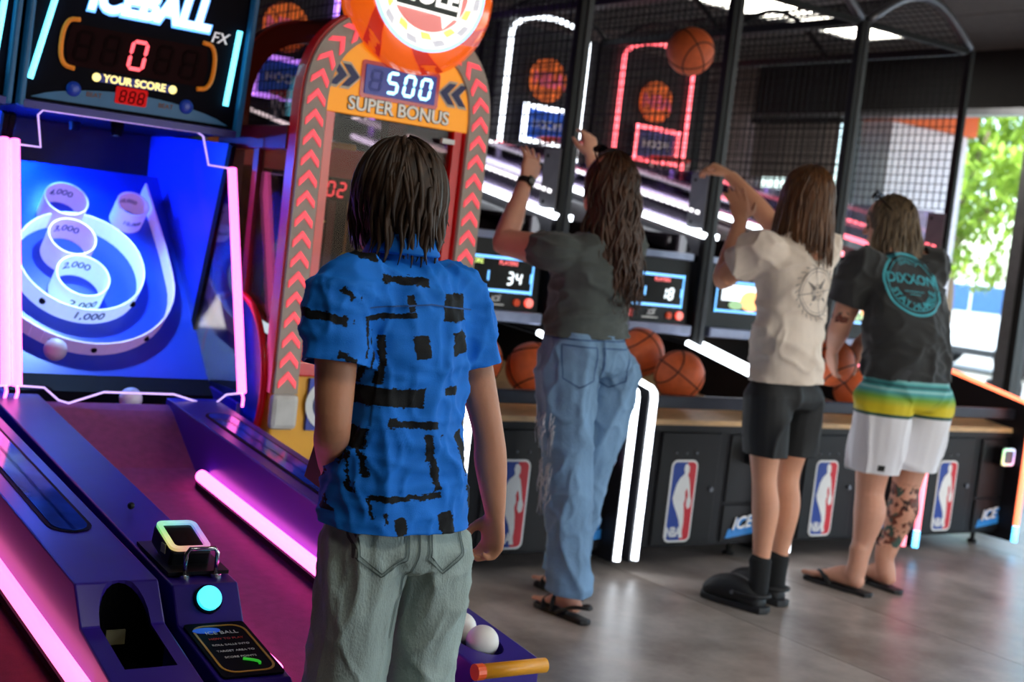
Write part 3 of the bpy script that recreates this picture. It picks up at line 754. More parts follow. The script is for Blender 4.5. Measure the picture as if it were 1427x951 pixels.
        B().cyl(bt, bt+bn*.014, .026, 28).build('lit_button', G_BTN, lr)
        pu = V((0, .24, .04)).normalized(); pn = V((0, -.04, .24)).normalized(); po = V((X(1.154), 2.482, .4225))
        B().slab(rrect(.132, .225, .008, 3), po, (1, 0, 0), pu, pn, .004).build('instruction_plate', M_HBLK, lr)
        fr = B(); fr.add(*ring_poly(rrect(.116, .20, .03, 5), rrect(.106, .19, .026, 5), po+pn*.004, V((1, 0, 0)), pu, pn, .001)); fr.build('plate_border', mat('gold_border', (190, 140, 30), .4), lr)
        for k, (s_, tx, cc) in enumerate([('ICE BALL', .018, 'white_print'), ('HOW TO PLAY', .011, 'red_print'), ('ROLL BALLS INTO', .010, 'white_print'), ('TARGET AREA TO', .010, 'white_print'), ('SCORE POINTS', .010, 'white_print')]):
            B().text(s_, tx, po+pn*.005+pu*(.065-.026*k), (1, 0, 0), pu, .0006).build('plate_lettering', MATS.get(cc) or mat('red_print', (210, 50, 50), .5), lr, fix=False)
        B().slab(circ(.03, 20, -.028, .078, .012), po, (1, 0, 0), pu, pn, .0055).build('plate_flash', mat('blue_print', (40, 90, 230), .4, emit=.2), lr)
        B().tube([po+pn*.006+pu*(-.05-.02*k/4)+V((1, 0, 0))*(.0+.028*sin(k*.4)) for k in range(6)], .003, 6).build('plate_stroke', mat('green_print', (60, 220, 60), .4, emit=.3), lr)
    # lane
    ln = [(2.42, .02), (2.42, .317), (3.6, .43), (3.80, .455), (3.93, .50), (4.05, .575), (4.15, .640), (4.19, .655), (4.22, .64), (4.22, .02)]
    B().prism(ln, 'x', X(1.228), X(1.636)).build('lane', M_LANE if main else mat('dark_red_lane_carpet', (112, 24, 44), .75, var=.12, scale=40, bump=.15, bscale=300), t)
    for xx in (1.246, 1.616):
        B().tube([(X(xx), y, .532+.092*(y-4.19)) for y in (2.47, 3.0, 3.82)], .019, 14).build('lane_light', G_HOT if main else glow('rose_lane_tube', (1, .14, .36), 2.6), t, smooth=True)
        B().obox((X(xx), 3.145, .512+.092*(3.145-4.19)-.006), (.017, 0, 0), (0, .675, .062), (0, 0, .008)).build('light_channel', M_HBLK, t)
    # front tubes and clear guard
    for xx in (1.155, 1.886):
        tb = B().tube([(X(xx), 4.19, .701), (X(xx), 4.457, 1.443)], .0155, 14).build('pillar_light', G_PINK, t, smooth=True)
        B().tube([(X(xx), 4.19, .701), (X(xx), 4.175, .685), (X(xx)-.012, 4.15, .662)], .005, 6).build('tube_wire', G_PINK, tb)
    gq = [(1.155, .701), (1.236, .698), (1.279, .662), (1.31, .654), (1.421, .690), (1.649, .690), (1.776, .655), (1.83, .694), (1.886, .701)]
    gp = [(1.886, 1.443), (1.80, 1.445), (1.785, 1.541), (1.763, 1.553), (1.245, 1.550), (1.228, 1.532), (1.235, 1.43), (1.155, 1.43)]
    def gy(z): return 4.19+(z-.701)*.36
    B().add([(X(x), gy(z), z) for x, z in gq+gp]+[(X(x), gy(z)+.004, z) for x, z in gq+gp],
            [tuple(range(17)), tuple(range(33, 16, -1))]+[(k, (k+1) % 17, 17+(k+1) % 17, 17+k) for k in range(17)]).build('clear_guard', M_GUARD, t)
    for nm, q in (('guard_lower_edge', gq), ('guard_upper_edge', gp)):
        B().tube([(X(x), gy(z), z) for x, z in q], .0032, 8).build(nm, G_EDGE, t, smooth=False)
    # target housing
    for xx, s_ in ((1.14, -1), (1.884, 1)):
        xa, xb = (X(xx), X(xx)+.015)
        B().prism([(4.50, 1.53), (4.70, .83), (4.58, .69), (5.30, .69), (5.30, 1.56)], 'x', xa, xb).build('housing_side', M_BBLUE, t)
        B().prism([(4.47, 1.52), (4.50, 1.53), (4.70, .83), (4.58, .69), (4.55, .70), (4.66, .83)], 'x', xa-.001, xb+.001).build('housing_frame', M_HBLK, t)
        B().prism([(4.21, .70), (4.46, 1.44), (4.49, 1.49), (4.68, .83), (4.565, .70)], 'x', xa+.006, xb-.006).build('clear_side_panel', M_ACR, t)
        B().prism([(4.22, .02), (4.22, .66), (4.58, .69), (5.30, .69), (5.30, .02)], 'x', xa, xb).build('base_side', M_PURP, t)
        if s_ < 0: B().box(xa, xb, 5.28, 5.3, .02, 1.56).build('rear_edge', M_HBLK, t)
    B().box(X(1.155), X(1.895), 5.28, 5.30, .02, 2.2).build('housing_back', mat('housing_navy', (8, 10, 40), .5), t)
    bu = V((0, 1, 1.046)).normalized(); bn = V((0, -1.046, 1)).normalized(); bo = V((0, 4.5, .70))
    B().slab([(X(1.157), 0), (X(1.893), 0), (X(1.893), .96), (X(1.157), .96)], bo, (1, 0, 0), bu, -bn, .02).build('target_board', M_BBLUE, t)
    B().prism([(4.42, .60), (4.42, .655), (4.50, .70), (4.52, .68)], 'x', X(1.157), X(1.893)).build('gutter_lip', M_HBLK, t)
    B().prism([(4.22, .58), (4.22, .60), (4.42, .60), (4.42, .58)], 'x', X(1.157), X(1.893)).build('gutter', M_HBLK, t)
    cxm = 1.492
    def bp(x, v, h=0.): return bo+bu*v+bn*h+V((X(x), 0, 0))
    # outer wall: U shape open to the top
    U_ = [(cxm+.305, .86)]+[(cxm+.325, .55)]+[(cxm+.325*cos(k*pi/24), .415-.325*sin(k*pi/24)) for k in range(25)]+[(cxm-.325, .55), (cxm-.305, .86)]
    ub = B()
    for k in range(len(U_)-1):
        (xa, va), (xb, vb) = U_[k], U_[k+1]
        d = V((xb-xa, vb-va)).normalized(); n_ = V((d.y, -d.x))*-.006
        q = [bp(xa, va), bp(xb, vb), bp(xb+n_.x, vb+n_.y), bp(xa+n_.x, va+n_.y)]
        ub.add(q+[p_+bn*.062 for p_ in q], [(0, 1, 2, 3), (7, 6, 5, 4), (0, 4, 5, 1), (1, 5, 6, 2), (2, 6, 7, 3), (3, 7, 4, 0)])
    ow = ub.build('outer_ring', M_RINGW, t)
    for a_ in (-2.0, -1.57, -.95): B().sphere(bp(cxm+.331*cos(a_), .415+.331*sin(a_), .03), .011, 10, 8).build('rivet', M_HBLK, ow)
    def cup(x, v, r, h, txt, sz, inner=True):
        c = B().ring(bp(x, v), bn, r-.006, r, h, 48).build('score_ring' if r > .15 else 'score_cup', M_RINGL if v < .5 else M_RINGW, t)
        tb = B()
        geo = text_geo(txt, .01, .1)
        def wrap(rad, a0, hh, sgn):
            vs = []
            for p_ in geo[0]:
                a = a0+sgn*p_[0]*sz/rad; rr_ = rad+sgn*(.0012 if p_[2] > 0 else -.0005)
                vs.append(bp(x+rr_*cos(a), v+rr_*sin(a), hh+p_[1]*sz))
            tb.add(vs, geo[1])
        wrap(r, -pi/2, h*.5, 1)
        if inner: wrap(r-.006, pi/2, h*.55, -1)
        tb.build('ring_lettering', M_NAVYTXT, c, fix=False)
        return c
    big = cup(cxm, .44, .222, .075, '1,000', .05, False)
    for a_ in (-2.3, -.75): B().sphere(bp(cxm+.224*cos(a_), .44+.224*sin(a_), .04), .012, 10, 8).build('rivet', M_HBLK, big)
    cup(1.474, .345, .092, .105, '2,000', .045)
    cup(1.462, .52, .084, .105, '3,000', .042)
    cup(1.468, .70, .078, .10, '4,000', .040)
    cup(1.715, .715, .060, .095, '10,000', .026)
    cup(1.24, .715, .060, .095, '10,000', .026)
    # spots added under the header to light rings, side wall and board
    for lx, ly, lz, tgt, colr, en, ang in ((1.50, 4.53, 1.50, (1.49, 4.74, .92), (.35, .70, 1), 48, 90), (1.30, 5.1, 1.50, (1.9, 4.9, 1.1), (.02, .13, 1), 60, 120), (1.50, 5.0, 1.52, (1.5, 4.8, .9), (.02, .13, 1), 26, 120)):
        ll = bpy.data.lights.new('housing_fill_spot', 'SPOT'); ll.energy = en; ll.color = colr; ll.spot_size = radians(ang); ll.spot_blend = .6; ll.shadow_soft_size = .02
        lo = bpy.data.objects.new('housing_fill_spot', ll); COL.objects.link(lo); lo.parent = t
        p_ = V((X(lx), ly, lz)); lo.location = p_-WO[t.name]; lo.rotation_euler = (V((X(tgt[0]), tgt[1], tgt[2]))-p_).to_track_quat('-Z', 'Y').to_euler()
        B().lathe([(.018, .0), (.022, .03), (.02, .05), (0, .05)], p_+V((0, 0, .003)), (0, 0, 1), 14).build('fill_spot_can', M_HBLK, t)  # can shape added round each spot
    # header
    lean = -.115
    def hy(z): return 4.455+lean*(z-1.553)
    hd = B().prism([(hy(1.553), 1.553), (hy(2.25), 2.25), (5.30, 2.25), (5.30, 1.553)], 'x', X(1.15), X(1.888)).build('header', M_HBLK, t)
    hu = V((0, lean, 1)).normalized(); hn = V((0, -1, lean)).normalized(); R_ = V((1, 0, 0))
    def hp(x, z, o=0.): return V((X(x), hy(z), z))+hn*o
    for xx in (1.157, 1.882):
        B().obox(hp(xx, 1.90, .01), R_*.011, hu*.35, hn*.02).build('header_edge', M_HBLUE, t, bevel=.008)
    B().obox(hp(1.519, 1.562, .012), R_*.355, hu*.012, hn*.018).build('header_sill', mat('indigo_sill', (50, 50, 150), .35), t)
    for (xa, za, xb, zb) in ((1.178, 1.64, 1.245, 2.0), (1.828, 1.652, 1.842, 1.905)):
        B().tube([hp(xa, za, .014), hp(xb, zb, .014)], .0095, 10).build('header_light', G_CYAN, t, smooth=True)
    if main or True:
        q = [(1.29, 1.70), (1.74, 1.70), (1.752, 1.76), (1.74, 1.83), (1.29, 1.83), (1.278, 1.76)]
        w = B().slab([(a, (b_-1.553)/hu.z) for a, b_ in q], V((dx, hy(1.553), 1.553)), R_, hu, hn, .004).build('score_window', M_DRED, hd)
        lit = B()
        for k in range(5):
            o = hp(1.305+k*.088, 1.722, .006)
            db = B(); (seven(lit, '0', o, R_, hu, .047, .088, .012, .002) if k == 2 else seven(db, '8', o, R_, hu, .047, .088, .012, .001))
            if k != 2: db.build('unlit_digit', M_DSEG, hd, fix=False)
        lit.build('lit_digit', G_RED7, hd, fix=False)
        for s_, cx_ in ((-1, 1.30), (1, 1.735)):
            pts = [(cx_+s_*(-.012), 1.845), (cx_+s_*.02, 1.838), (cx_+s_*.036, 1.80), (cx_+s_*.036, 1.735), (cx_+s_*.02, 1.70), (cx_-s_*.012, 1.692)]
            B().tube([hp(a, b_, .006) for a, b_ in catmull(pts, 3)], .0075, 8).build('orange_bracket', M_OB, hd, smooth=True)
        B().slab(rrect(.27, .026, .012, 5), hp(1.512, 1.676, .003), R_, hu, hn, .003).build('score_caption', mat('caption_blue', (20, 30, 120), .4, emit=.3), hd)
        B().text('YOUR SCORE', .034, hp(1.512, 1.676, .007), R_, hu, .002, .03).build('caption_lettering', G_YS, hd, fix=False)
        for xx in (1.385, 1.64): B().slab(circ(.014, 16), hp(xx, 1.676, .007), R_, hu, hn, .002).build('caption_dot', G_YS, hd)
        arc = [(1.19, 1.585), (1.85, 1.585)]+[(1.85-.66*k/16, 1.585+.055*sin(pi*k/16)**.7) for k in range(1, 16)]
        B().slab([(a, (b_-1.553)/hu.z) for a, b_ in arc], V((dx, hy(1.553), 1.553)), R_, hu, hn, .004).build('blue_arc', M_HBLUE, hd)
        for xx, zz in ((1.318, 1.628), (1.695, 1.628)):
            B().sphere(hp(xx, zz, .006), .024, 20, 12, (1, .4, 1)).build('blue_ball_print', mat('print_ball_blue', (20, 60, 170), .3, emit=.1), hd, smooth=True)
        B().slab(rrect(.105, .055, .006, 3), hp(1.506, 1.632, .004), R_, hu, hn, .004).build('ticket_window', mat('ticket_red', (190, 10, 14), .4, emit=.45, spec=.1), hd)
        db = B()
        for k in range(3): seven(db, '8', hp(1.467+k*.03, 1.612, .0085), R_, hu, .017, .036, .0045, .001)
        db.build('ticket_digits', M_DSEG, hd, fix=False)
        for s_, xx in (('BEAT', 1.385), ('BEAT', 1.625)): B().text(s_, .022, hp(xx, 1.618, .005), R_, hu, .001, .01).build('ticket_lettering', mat('dull_gold', (120, 70, 30), .5), hd, fix=False)
        B().text('ICEBALL', .135, hp(1.532, 1.925, .004), R_, hu, .004, .085, .22, .82).build('logo_halo', G_ICEB, hd, fix=False)
        B().text('ICEBALL', .135, hp(1.530, 1.928, .010), R_, hu, .004, .034, .22, .82).build('logo_lettering', G_ICE, hd, fix=False)
        B().text('FX', .05, hp(1.776, 1.868, .005), R_, hu, .003, .01, .25).build('logo_suffix', mat('lit_white_print', (230, 232, 236), .4, emit=.4), hd, fix=False)
    return t
def rainbow2():
    m = M_RAIN.copy(); m.name = 'rainbow_reader'; n = m.node_tree.nodes
    at = [k for k in n if k.type == 'MATH'][0]; sp = [k for k in n if k.type == 'SEPXYZ'][0]
    m.node_tree.links.new(sp.outputs['Y'], at.inputs[1]); n['Principled BSDF'].inputs['Emission Strength'].default_value = .5; n['Combine Color'].inputs[1].default_value = .75; return m
M_RAIN2 = rainbow2()
M_GUARD = clear('clear_guard', (238, 236, 246), .1)
alley_machine(0., 'purple alley ball machine with glowing pink tubes in front of the boy')
alley_machine(-.764, 'neighbouring purple alley ball machine cut off at the left edge', False)
M_BW = M_BALLW
def alley_ball(c, label, r=.037): tag(B().sphere(c, r, 28, 18).build('alley_ball', M_BW, None, smooth=True), label, 'ball', 'ivory alley balls')
alley_ball((1.724, 2.425, .413), 'ivory ball nearest the orange bumper in the tray beside the boy')
alley_ball((1.716, 2.505, .420), 'ivory ball half hidden behind the boy in the tray')
alley_ball((1.329, 4.42, .79), 'pinkish ball in the air below the white scoring rings')
alley_ball((1.535, 4.26, .66), 'ball half hidden behind the top end of the alley lane')
# ------------------------------------------------------------------ arched prize machine with round sign
M_RED = mat('red_machine_paint', (206, 18, 24), .3, coat=.3, var=.08, emit=.06)  # faint glow added so the red parts look better lit
M_DKRED = mat('dark_red_trim', (110, 14, 24), .35)
M_YEL = mat('yellow_machine_art', (236, 166, 28), .45, var=.1, scale=5)
M_YELH = mat('backlit_yellow_panel', (240, 150, 20), .45, var=.1, scale=5, emit=.45)
M_GREYS = mat('grey_strip', (150, 138, 126), .5, emit=.10)  # faint glow brightens the strip in place of more light
M_CHEV = mat('coral_chevron', (240, 70, 84), .45, emit=.75)
M_NAVY = mat('navy_print', (22, 26, 92), .45)
M_BLUEP = mat('royal_blue_panel', (24, 54, 170), .4, var=.35, scale=10)
M_GLS = clear('machine_glass', (214, 204, 204), 0., .03, .22)
M_ORD = mat('orange_dome', (236, 96, 20), .18, coat=.6, var=.05, emit=.55)
G_SIGNW = glow('sign_white', (1, .97, .92), 1.15)
G_SIGNY = glow('sign_yellow', (1, .78, .03), .9)
G_SIGNG = glow('sign_grey', (.55, .55, .62), .7)
G_SIGNR = glow('sign_red', (.75, .04, .03), .7)
G_HALO = glow('sign_halo', (.25, .6, 1), 1.4)
G_CY7 = glow('cyan_digit', (.35, .85, 1), 2.2)
G_BLWIN = mat('blue_window', (16, 24, 130), .25, emit=.35)

def arch_machine():
    xa, xb, y0, y1 = 1.945, 2.665, 4.07, 4.72
    cx, hw = (xa+xb)/2, (xb-xa)/2-.04            # centre line of the strip
    zs, zt = 1.66, 2.02
    t = thing('arched_prize_machine', 'red and yellow arched prize machine with chevron strips and round orange sign', 'arcade machine', (cx, 4.4, 0))
    E_ = 2.5
    def path(off=0.):
        L = [(cx-hw-off, z) for z in np.linspace(.72, zs, 26)]
        for k in range(1, 32):
            a = pi-pi*k/32; c_, s_ = cos(a), sin(a)
            L.append((cx+(hw+off)*math.copysign(abs(c_)**(2/E_), c_), zs+(zt-.04-zs+off)*abs(s_)**(2/E_)))
        L += [(cx+hw+off, z) for z in np.linspace(zs, .72, 26)]
        return L
    outer, inner = path(.042), path(-.042)
    def ribbon(A, Bp, ya, yb):
        n = len(A); vs = [(p[0], y, p[1]) for y in (ya, yb) for P_ in (A, Bp) for p in P_]; fs = []
        for k in range(n-1):
            fs += [(k, k+1, n+k+1, n+k), (2*n+k, 3*n+k, 3*n+k+1, 2*n+k+1), (k, 2*n+k, 2*n+k+1, k+1), (n+k, n+k+1, 3*n+k+1, 3*n+k)]
        fs += [(0, n, 3*n, 2*n), (n-1, 3*n-1, 4*n-1, 2*n-1)]
        return vs, fs
    # base cabinet
    bs = B().box(xa, xb, y0+.01, y1, .0, .80).build('base_cabinet', M_YEL, t, bevel=.01)
    B().box(xa-.002, xb+.002, y0-.002, y1, .78, .83).build('base_trim', M_RED, t, bevel=.006)
    pn = B().box(xa+.125, xb-.125, y0-.004, y0+.01, .60, .775).build('front_art', M_BLUEP, bs)
    R_, Z_, N_ = (1, 0, 0), (0, 0, 1), (0, -1, 0)
    for xx in (xa+.20, xb-.20):
        for nm, r_, m_, dp in (('target_outer', .085, M_WHITE, .003), ('target_ring', .058, M_NAVY, .005), ('target_centre', .042, mat('art_red', (200, 24, 40), .4), .007)):
            B().slab(circ(r_, 32), (xx, y0-.004, .688), R_, Z_, N_, dp).build(nm, m_, bs)
    B().text('CLUB', .15, (cx-.02, y0+.009, .475), depth=.004, bold=.045).build('lower_letter_outline', M_WHITE, bs, fix=False)
    B().text('CLUB', .15, (cx-.02, y0+.005, .475), depth=.004, bold=.0).build('lower_letter', M_BLUEP, bs, fix=False)
    for s_ in (-1, 1):
        B().box(cx+s_*hw-.05, cx+s_*hw+.05, y0-.015, y0+.02, .60, .72).build('post_foot', mat('white_foot', (206, 202, 196), .45), t, bevel=.02)
    wg = B().prism([(4.40+.27*cos(k*pi/20), .72+.30*sin(k*pi/20)) for k in range(40)], 'x', xa-.018, xa-.002).build('side_wing', M_BLUEP, t)
    B().tube([(xa-.012, 4.40+.27*cos(k*pi/20), .72+.30*sin(k*pi/20)) for k in range(40)], .012, 8, closed=True).build('wing_rim', M_RED, wg, smooth=True)
    # chevron strip along the arch
    vs, fs = ribbon(outer, inner, y0-.004, y0+.012)
    st = B().add(vs, fs).build('chevron_strip', M_GREYS, t)
    mid = path(0.)
    acc = 0.; dist = [0.]
    for k in range(1, len(mid)): dist.append(dist[-1]+math.dist(mid[k], mid[k-1]))
    tot = dist[-1]; half = tot/2; nchev = 44
    for side in (0, 1):
        for k in range(nchev//2+0):
            d = .045+k*.0665
            if d > half-.05: break
            s_ = d if side == 0 else tot-d
            j = max(1, min(len(dist)-1, int(np.searchsorted(dist, s_)))); u = (s_-dist[j-1])/(dist[j]-dist[j-1])
            p = V(mid[j-1]).lerp(V(mid[j]), u); tg = (V(mid[j])-V(mid[j-1])).normalized()*(1 if side == 0 else -1)
            nr = V((tg.y, -tg.x))
            q = [(-.031, -.026), (0, .008), (.031, -.026), (.031, -.004), (0, .030), (-.031, -.004)]
            B().add([(p.x+nr.x*a+tg.x*b_, yy, p.y+nr.y*a+tg.y*b_) for yy in (y0-.004, y0-.009) for a, b_ in q],
                    [(0, 1, 4, 5), (1, 2, 3, 4), (11, 10, 7, 6), (10, 9, 8, 7)]+[(m_, (m_+1) % 6, 6+(m_+1) % 6, 6+m_) for m_ in range(6)]).build('chevron', M_CHEV, st)
    # red frame behind the strip, rear frame, roof glass and side glass
    o2, i2 = path(.050), path(-.048)
    B().add(*ribbon(o2, i2, y0+.012, y0+.07)).build('front_frame', M_RED, t)
    B().add(*ribbon(path(.050), path(-.03), y1-.06, y1)).build('rear_frame', M_DKRED, t)
    n0 = 26
    B().add(*ribbon(path(.044)[n0-1:-n0+1], path(.038)[n0-1:-n0+1], y0+.07, y1-.06)).build('roof_glass', M_GLS, t)
    for s_ in (-1, 1):
        xs = cx+s_*(hw+.038)
        B().box(xs-.003, xs+.003, y0+.07, y1-.06, .83, zs).build('side_glass', M_GLS, t)
        B().box(xs-.018, xs+.018, y0+.07, y1-.06, 1.52, 1.60).build('side_beam', M_DKRED, t, bevel=.004)
        B().box(xs-.012, xs+.012, 4.36, 4.40, .83, 1.52).build('side_stile', M_DKRED, t)
    B().box(xa+.09, xb-.09, y0+.035, y0+.041, .83, 1.665).build('front_glass', M_GLS, t)
    B().box(xa+.05, xb-.05, y1-.05, y1-.02, 1.47, 1.58).build('rear_beam', M_RED, t)
    B().box(xa+.05, xb-.05, y1-.035, y1-.03, .83, 1.47).build('rear_glass', M_GLS, t)
    for s_ in (-1, 1): B().box(cx+s_*(hw-.07)-.015, cx+s_*(hw-.07)+.015, y0+.02, y0+.06, .83, 1.665).build('door_stile', M_RED, t)
    B().box(xa+.09, xb-.09, y0+.02, y0+.06, .83, .865).build('door_rail', M_RED, t)
    B().box(xb-.18, xb-.13, y0+.005, y0+.02, 1.615, 1.632).build('latch', M_WHITE, t)
    # yellow head panel
    hp_ = [(p[0], p[1]) for p in path(-.044) if p[1] > 1.668]
    hd = B().prism([(hp_[0][0], 1.662)]+hp_+[(hp_[-1][0], 1.662)], 'y', y0+.006, y0+.03).build('head_panel', M_YELH, t)
    yf = y0+.006
    B().slab(rrect(.305, .125, .012, 4), (cx-.01, yf, 1.785), R_, Z_, N_, .004).build('bonus_frame', M_RED, hd)
    B().slab(rrect(.275, .098, .006, 4), (cx-.01, yf-.004, 1.785), R_, Z_, N_, .003).build('bonus_window', G_BLWIN, hd)
    un, lt = B(), B()
    for k, ch in enumerate('8500'): seven(un if k == 0 else lt, ch, (cx-.128+k*.064, yf-.007, 1.752), R_, Z_, .036, .066, .010, .002)
    un.build('unlit_digit', mat('unlit_blue_digit', (20, 40, 150), .4), hd, fix=False); lt.build('bonus_digits', G_CY7, hd, fix=False)
    for s_, xx in (('SUPER', cx-.115), ('BONUS', cx+.09)):
        B().text(s_, .062, (xx, yf-.001, 1.697), depth=.003, bold=.055).build('caption_outline', M_HBLK, hd, fix=False)
        B().text(s_, .062, (xx, yf-.004, 1.697), depth=.003, bold=.016).build('caption_lettering', mat('caption_grey', (206, 200, 190), .4, emit=.35), hd, fix=False)
    for s_, xc in ((1, cx-.225), (-1, cx+.205)):
        for k in range(2):
            for nm, g, m_, dp in (('arrow_outline', .009, mat('arrow_edge', (206, 190, 170), .4), .002), ('arrow', 0, M_NAVY, .004)):
                h, w = .036+g, .032+g*.8
                q = [(-w, h), (-.004, h), (w, 0), (-.004, -h), (-w, -h), (0+g*-.6, 0)]
                B().slab([(s_*(a+k*.046-.02), b_) for a, b_ in q], (xc, yf, 1.785), R_, Z_, N_, dp).build(nm, m_, hd)
    # round sign
    sc = V((cx+.022, y0-.01, 2.115))
    prof = [(0, .06), (.10, .058), (.20, .05), (.262, .03), (.29, 0), (.285, -.05), (.24, -.085), (.12, -.10), (0, -.10)]
    sg = B().lathe(prof, sc, (0, -1, 0), 48).build('sign_dome', M_ORD, t, smooth=True)
    for k in range(7):
        a0 = k*2*pi/7; pts = []
        L = []
        for j in range(9):
            r = .205+.083*j/8; hgt = np.interp(r, [.10, .20, .262, .29], [.058, .05, .03, .0])+.0015
            for w in (0, .30): L.append(sc+V(((r+.0012)*cos(a0+w+.35*j/8), -hgt, (r+.0012)*sin(a0+w+.35*j/8))))
        B().add(L, [(2*j, 2*j+1, 2*j+3, 2*j+2) for j in range(8)]).build('swirl_stripe', mat('swirl_red', (206, 44, 20), .18, coat=.5, emit=.4), sg)
    fy = sc.y-.058
    B().ring((sc.x, fy, sc.z), (0, -1, 0), .205, .216, .008, 48).build('sign_halo', G_HALO, sg)
    B().slab(circ(.206, 48), (sc.x, fy, sc.z), R_, Z_, N_, .004).build('sign_face', G_SIGNW, sg)
    for k in range(22):
        a0 = k*2*pi/22
        for ring in (0, 1):
            if (k+ring) % 2: continue
            ra, rb = (.154, .176) if ring == 0 else (.178, .200); da = 2*pi/22*.8
            q = [(ra*cos(a0), ra*sin(a0)), (rb*cos(a0+.06), rb*sin(a0+.06)), (rb*cos(a0+da+.06), rb*sin(a0+da+.06)), (ra*cos(a0+da), ra*sin(a0+da))]
            B().slab(q, (sc.x, fy-.004, sc.z), R_, Z_, N_, .001).build('check', G_SIGNY if ring == 0 else G_SIGNG, sg)
    B().slab(circ(.150, 40), (sc.x, fy-.004, sc.z), R_, Z_, N_, .002).build('sign_centre', G_SIGNR, sg)
    bd = B().slab([(-.125, -.052), (.128, -.062), (.142, .075), (-.135, .085)], (sc.x-.01, fy-.007, sc.z-.03), R_, Z_, N_, .003).build('word_border', G_SIGNW, sg)
    B().slab([(-.117, -.045), (.119, -.054), (.132, .067), (-.126, .077)], (sc.x-.01, fy-.010, sc.z-.03), R_, Z_, N_, .002).build('word_board', mat('word_black', (14, 40, 40), .4), sg)
    B().text('HOLE', .095, (sc.x-.008, fy-.0125, sc.z-.03), (1, 0, -.03), Z_, .002, .035, .1, .95).build('sign_lettering', G_SIGNW, sg, fix=False)
    B().slab([(.02, 0), (.075, 0), (.03, -.045)], (sc.x+.03, fy-.007, sc.z-.085), R_, Z_, N_, .003).build('bubble_tail', G_SIGNW, sg)
    B().box(cx-.05, cx+.05, y0+.0, y0+.10, 1.98, 2.10).build('sign_mount', M_DKRED, t)
    # inside: counter digits, light strip, yellow garland, play deck
    B().box(xa+.05, xb-.05, y0+.07, y1-.06, .80, .835).build('play_deck', mat('deck_grey', (110, 96, 104), .4), t)
    db = B()
    for k, ch in enumerate('02'): seven(db, ch, (2.275+k*.045, 4.50, 1.395), R_, Z_, .027, .05, .008)
    B().box(2.255, 2.375, 4.503, 4.56, 1.38, 1.46).build('counter_box', M_HBLK, t)
    db.build('counter_digits', G_RED7, t, fix=False)
    B().box(2.30, 2.33, 4.52, 4.56, .83, 1.38).build('counter_pole', M_DKRED, t)
    B().tube(catmull([(1.99, 4.66, .985), (2.01, 4.45, .93), (2.07, 4.2, .875), (2.2, 4.13, .85)], 5), .016, 10).build('deck_light', glow('pale_cyan_strip', (.6, .9, 1), 2.2), t, smooth=True)
    return t
arch_machine()
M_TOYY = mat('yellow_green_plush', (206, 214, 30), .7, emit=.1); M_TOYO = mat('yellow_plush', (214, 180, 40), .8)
def star(b, c, r, th, n=5, rot=0.):
    q = [((r if k % 2 == 0 else r*.5)*cos(rot+k*pi/n), (r if k % 2 == 0 else r*.5)*sin(rot+k*pi/n)) for k in range(2*n)]
    b.slab(q, V(c)+V((0, th/2, 0)), (1, 0, 0), (0, 0, 1), (0, -1, 0), th)
t = thing('star_garland', 'hanging garland of yellow stars inside the arched machine', 'garland', (2.205, 4.42, 1.60))
for k in range(5):
    b = B(); star(b, (2.205+.008*(-1)**k, 4.42, 1.56-k*.065), .032, .02, 5, .3*k); b.build('star', M_TOYO, t, bevel=.004)
B().tube([(2.205, 4.42, 1.93), (2.205, 4.42, 1.27)], .0015, 6).build('string', M_WHITE, t)
def prize(c, r, label, m, kind):
    t = thing('prize_toy', label, 'toy', (c[0], c[1], c[2]-r), 'prizes in the arched machine')
    c = V(c)
    if kind == 0:
        b = B(); b.prism(rrect(2*r, 1.5*r, r*.4, 4, c.x, c.z), 'y', c.y-r*.8, c.y+r*.8); b.build('toy_body', m, t, bevel=r*.2)
        for s_ in (-1, 1): B().sphere(c+V((s_*r*.45, -r*.82, r*.2)), r*.16, 10, 8).build('toy_eye', M_HBLK, t, smooth=True)
    else:
        B().sphere(c, r, 20, 14, (1, .9, .95)).build('toy_body', m, t, smooth=True)
        for s_ in (-1, 1):
            B().sphere(c+V((s_*r*.65, 0, r*.85)), r*.35, 12, 8).build('toy_ear', m, t, smooth=True)
            B().sphere(c+V((s_*r*.35, -r*.85, r*.2)), r*.12, 8, 6).build('toy_eye', M_HBLK, t, smooth=True)
B().box(2.36, 2.46, 4.42, 4.52, .837, 1.10).build('toy_stand', M_HBLK, None); tag(bpy.data.objects['toy_stand'], 'black stand carrying the yellow-green toy inside the arched machine', 'stand')
prize((2.41, 4.47, 1.153), .053, 'bright yellow-green boxy toy left of the boy inside the arched machine', M_TOYY, 0)
prize((2.12, 4.55, .885), .05, 'dark red plush toy on the deck inside the arched machine', mat('crimson_plush', (150, 30, 40), .8), 1)
prize((2.30, 4.30, .875), .04, 'blue plush toy on the deck inside the arched machine', mat('blue_plush', (50, 70, 160), .8), 1)
prize((2.52, 4.45, .885), .05, 'white plush toy on the deck inside the arched machine', mat('white_plush', (200, 196, 190), .8), 1)

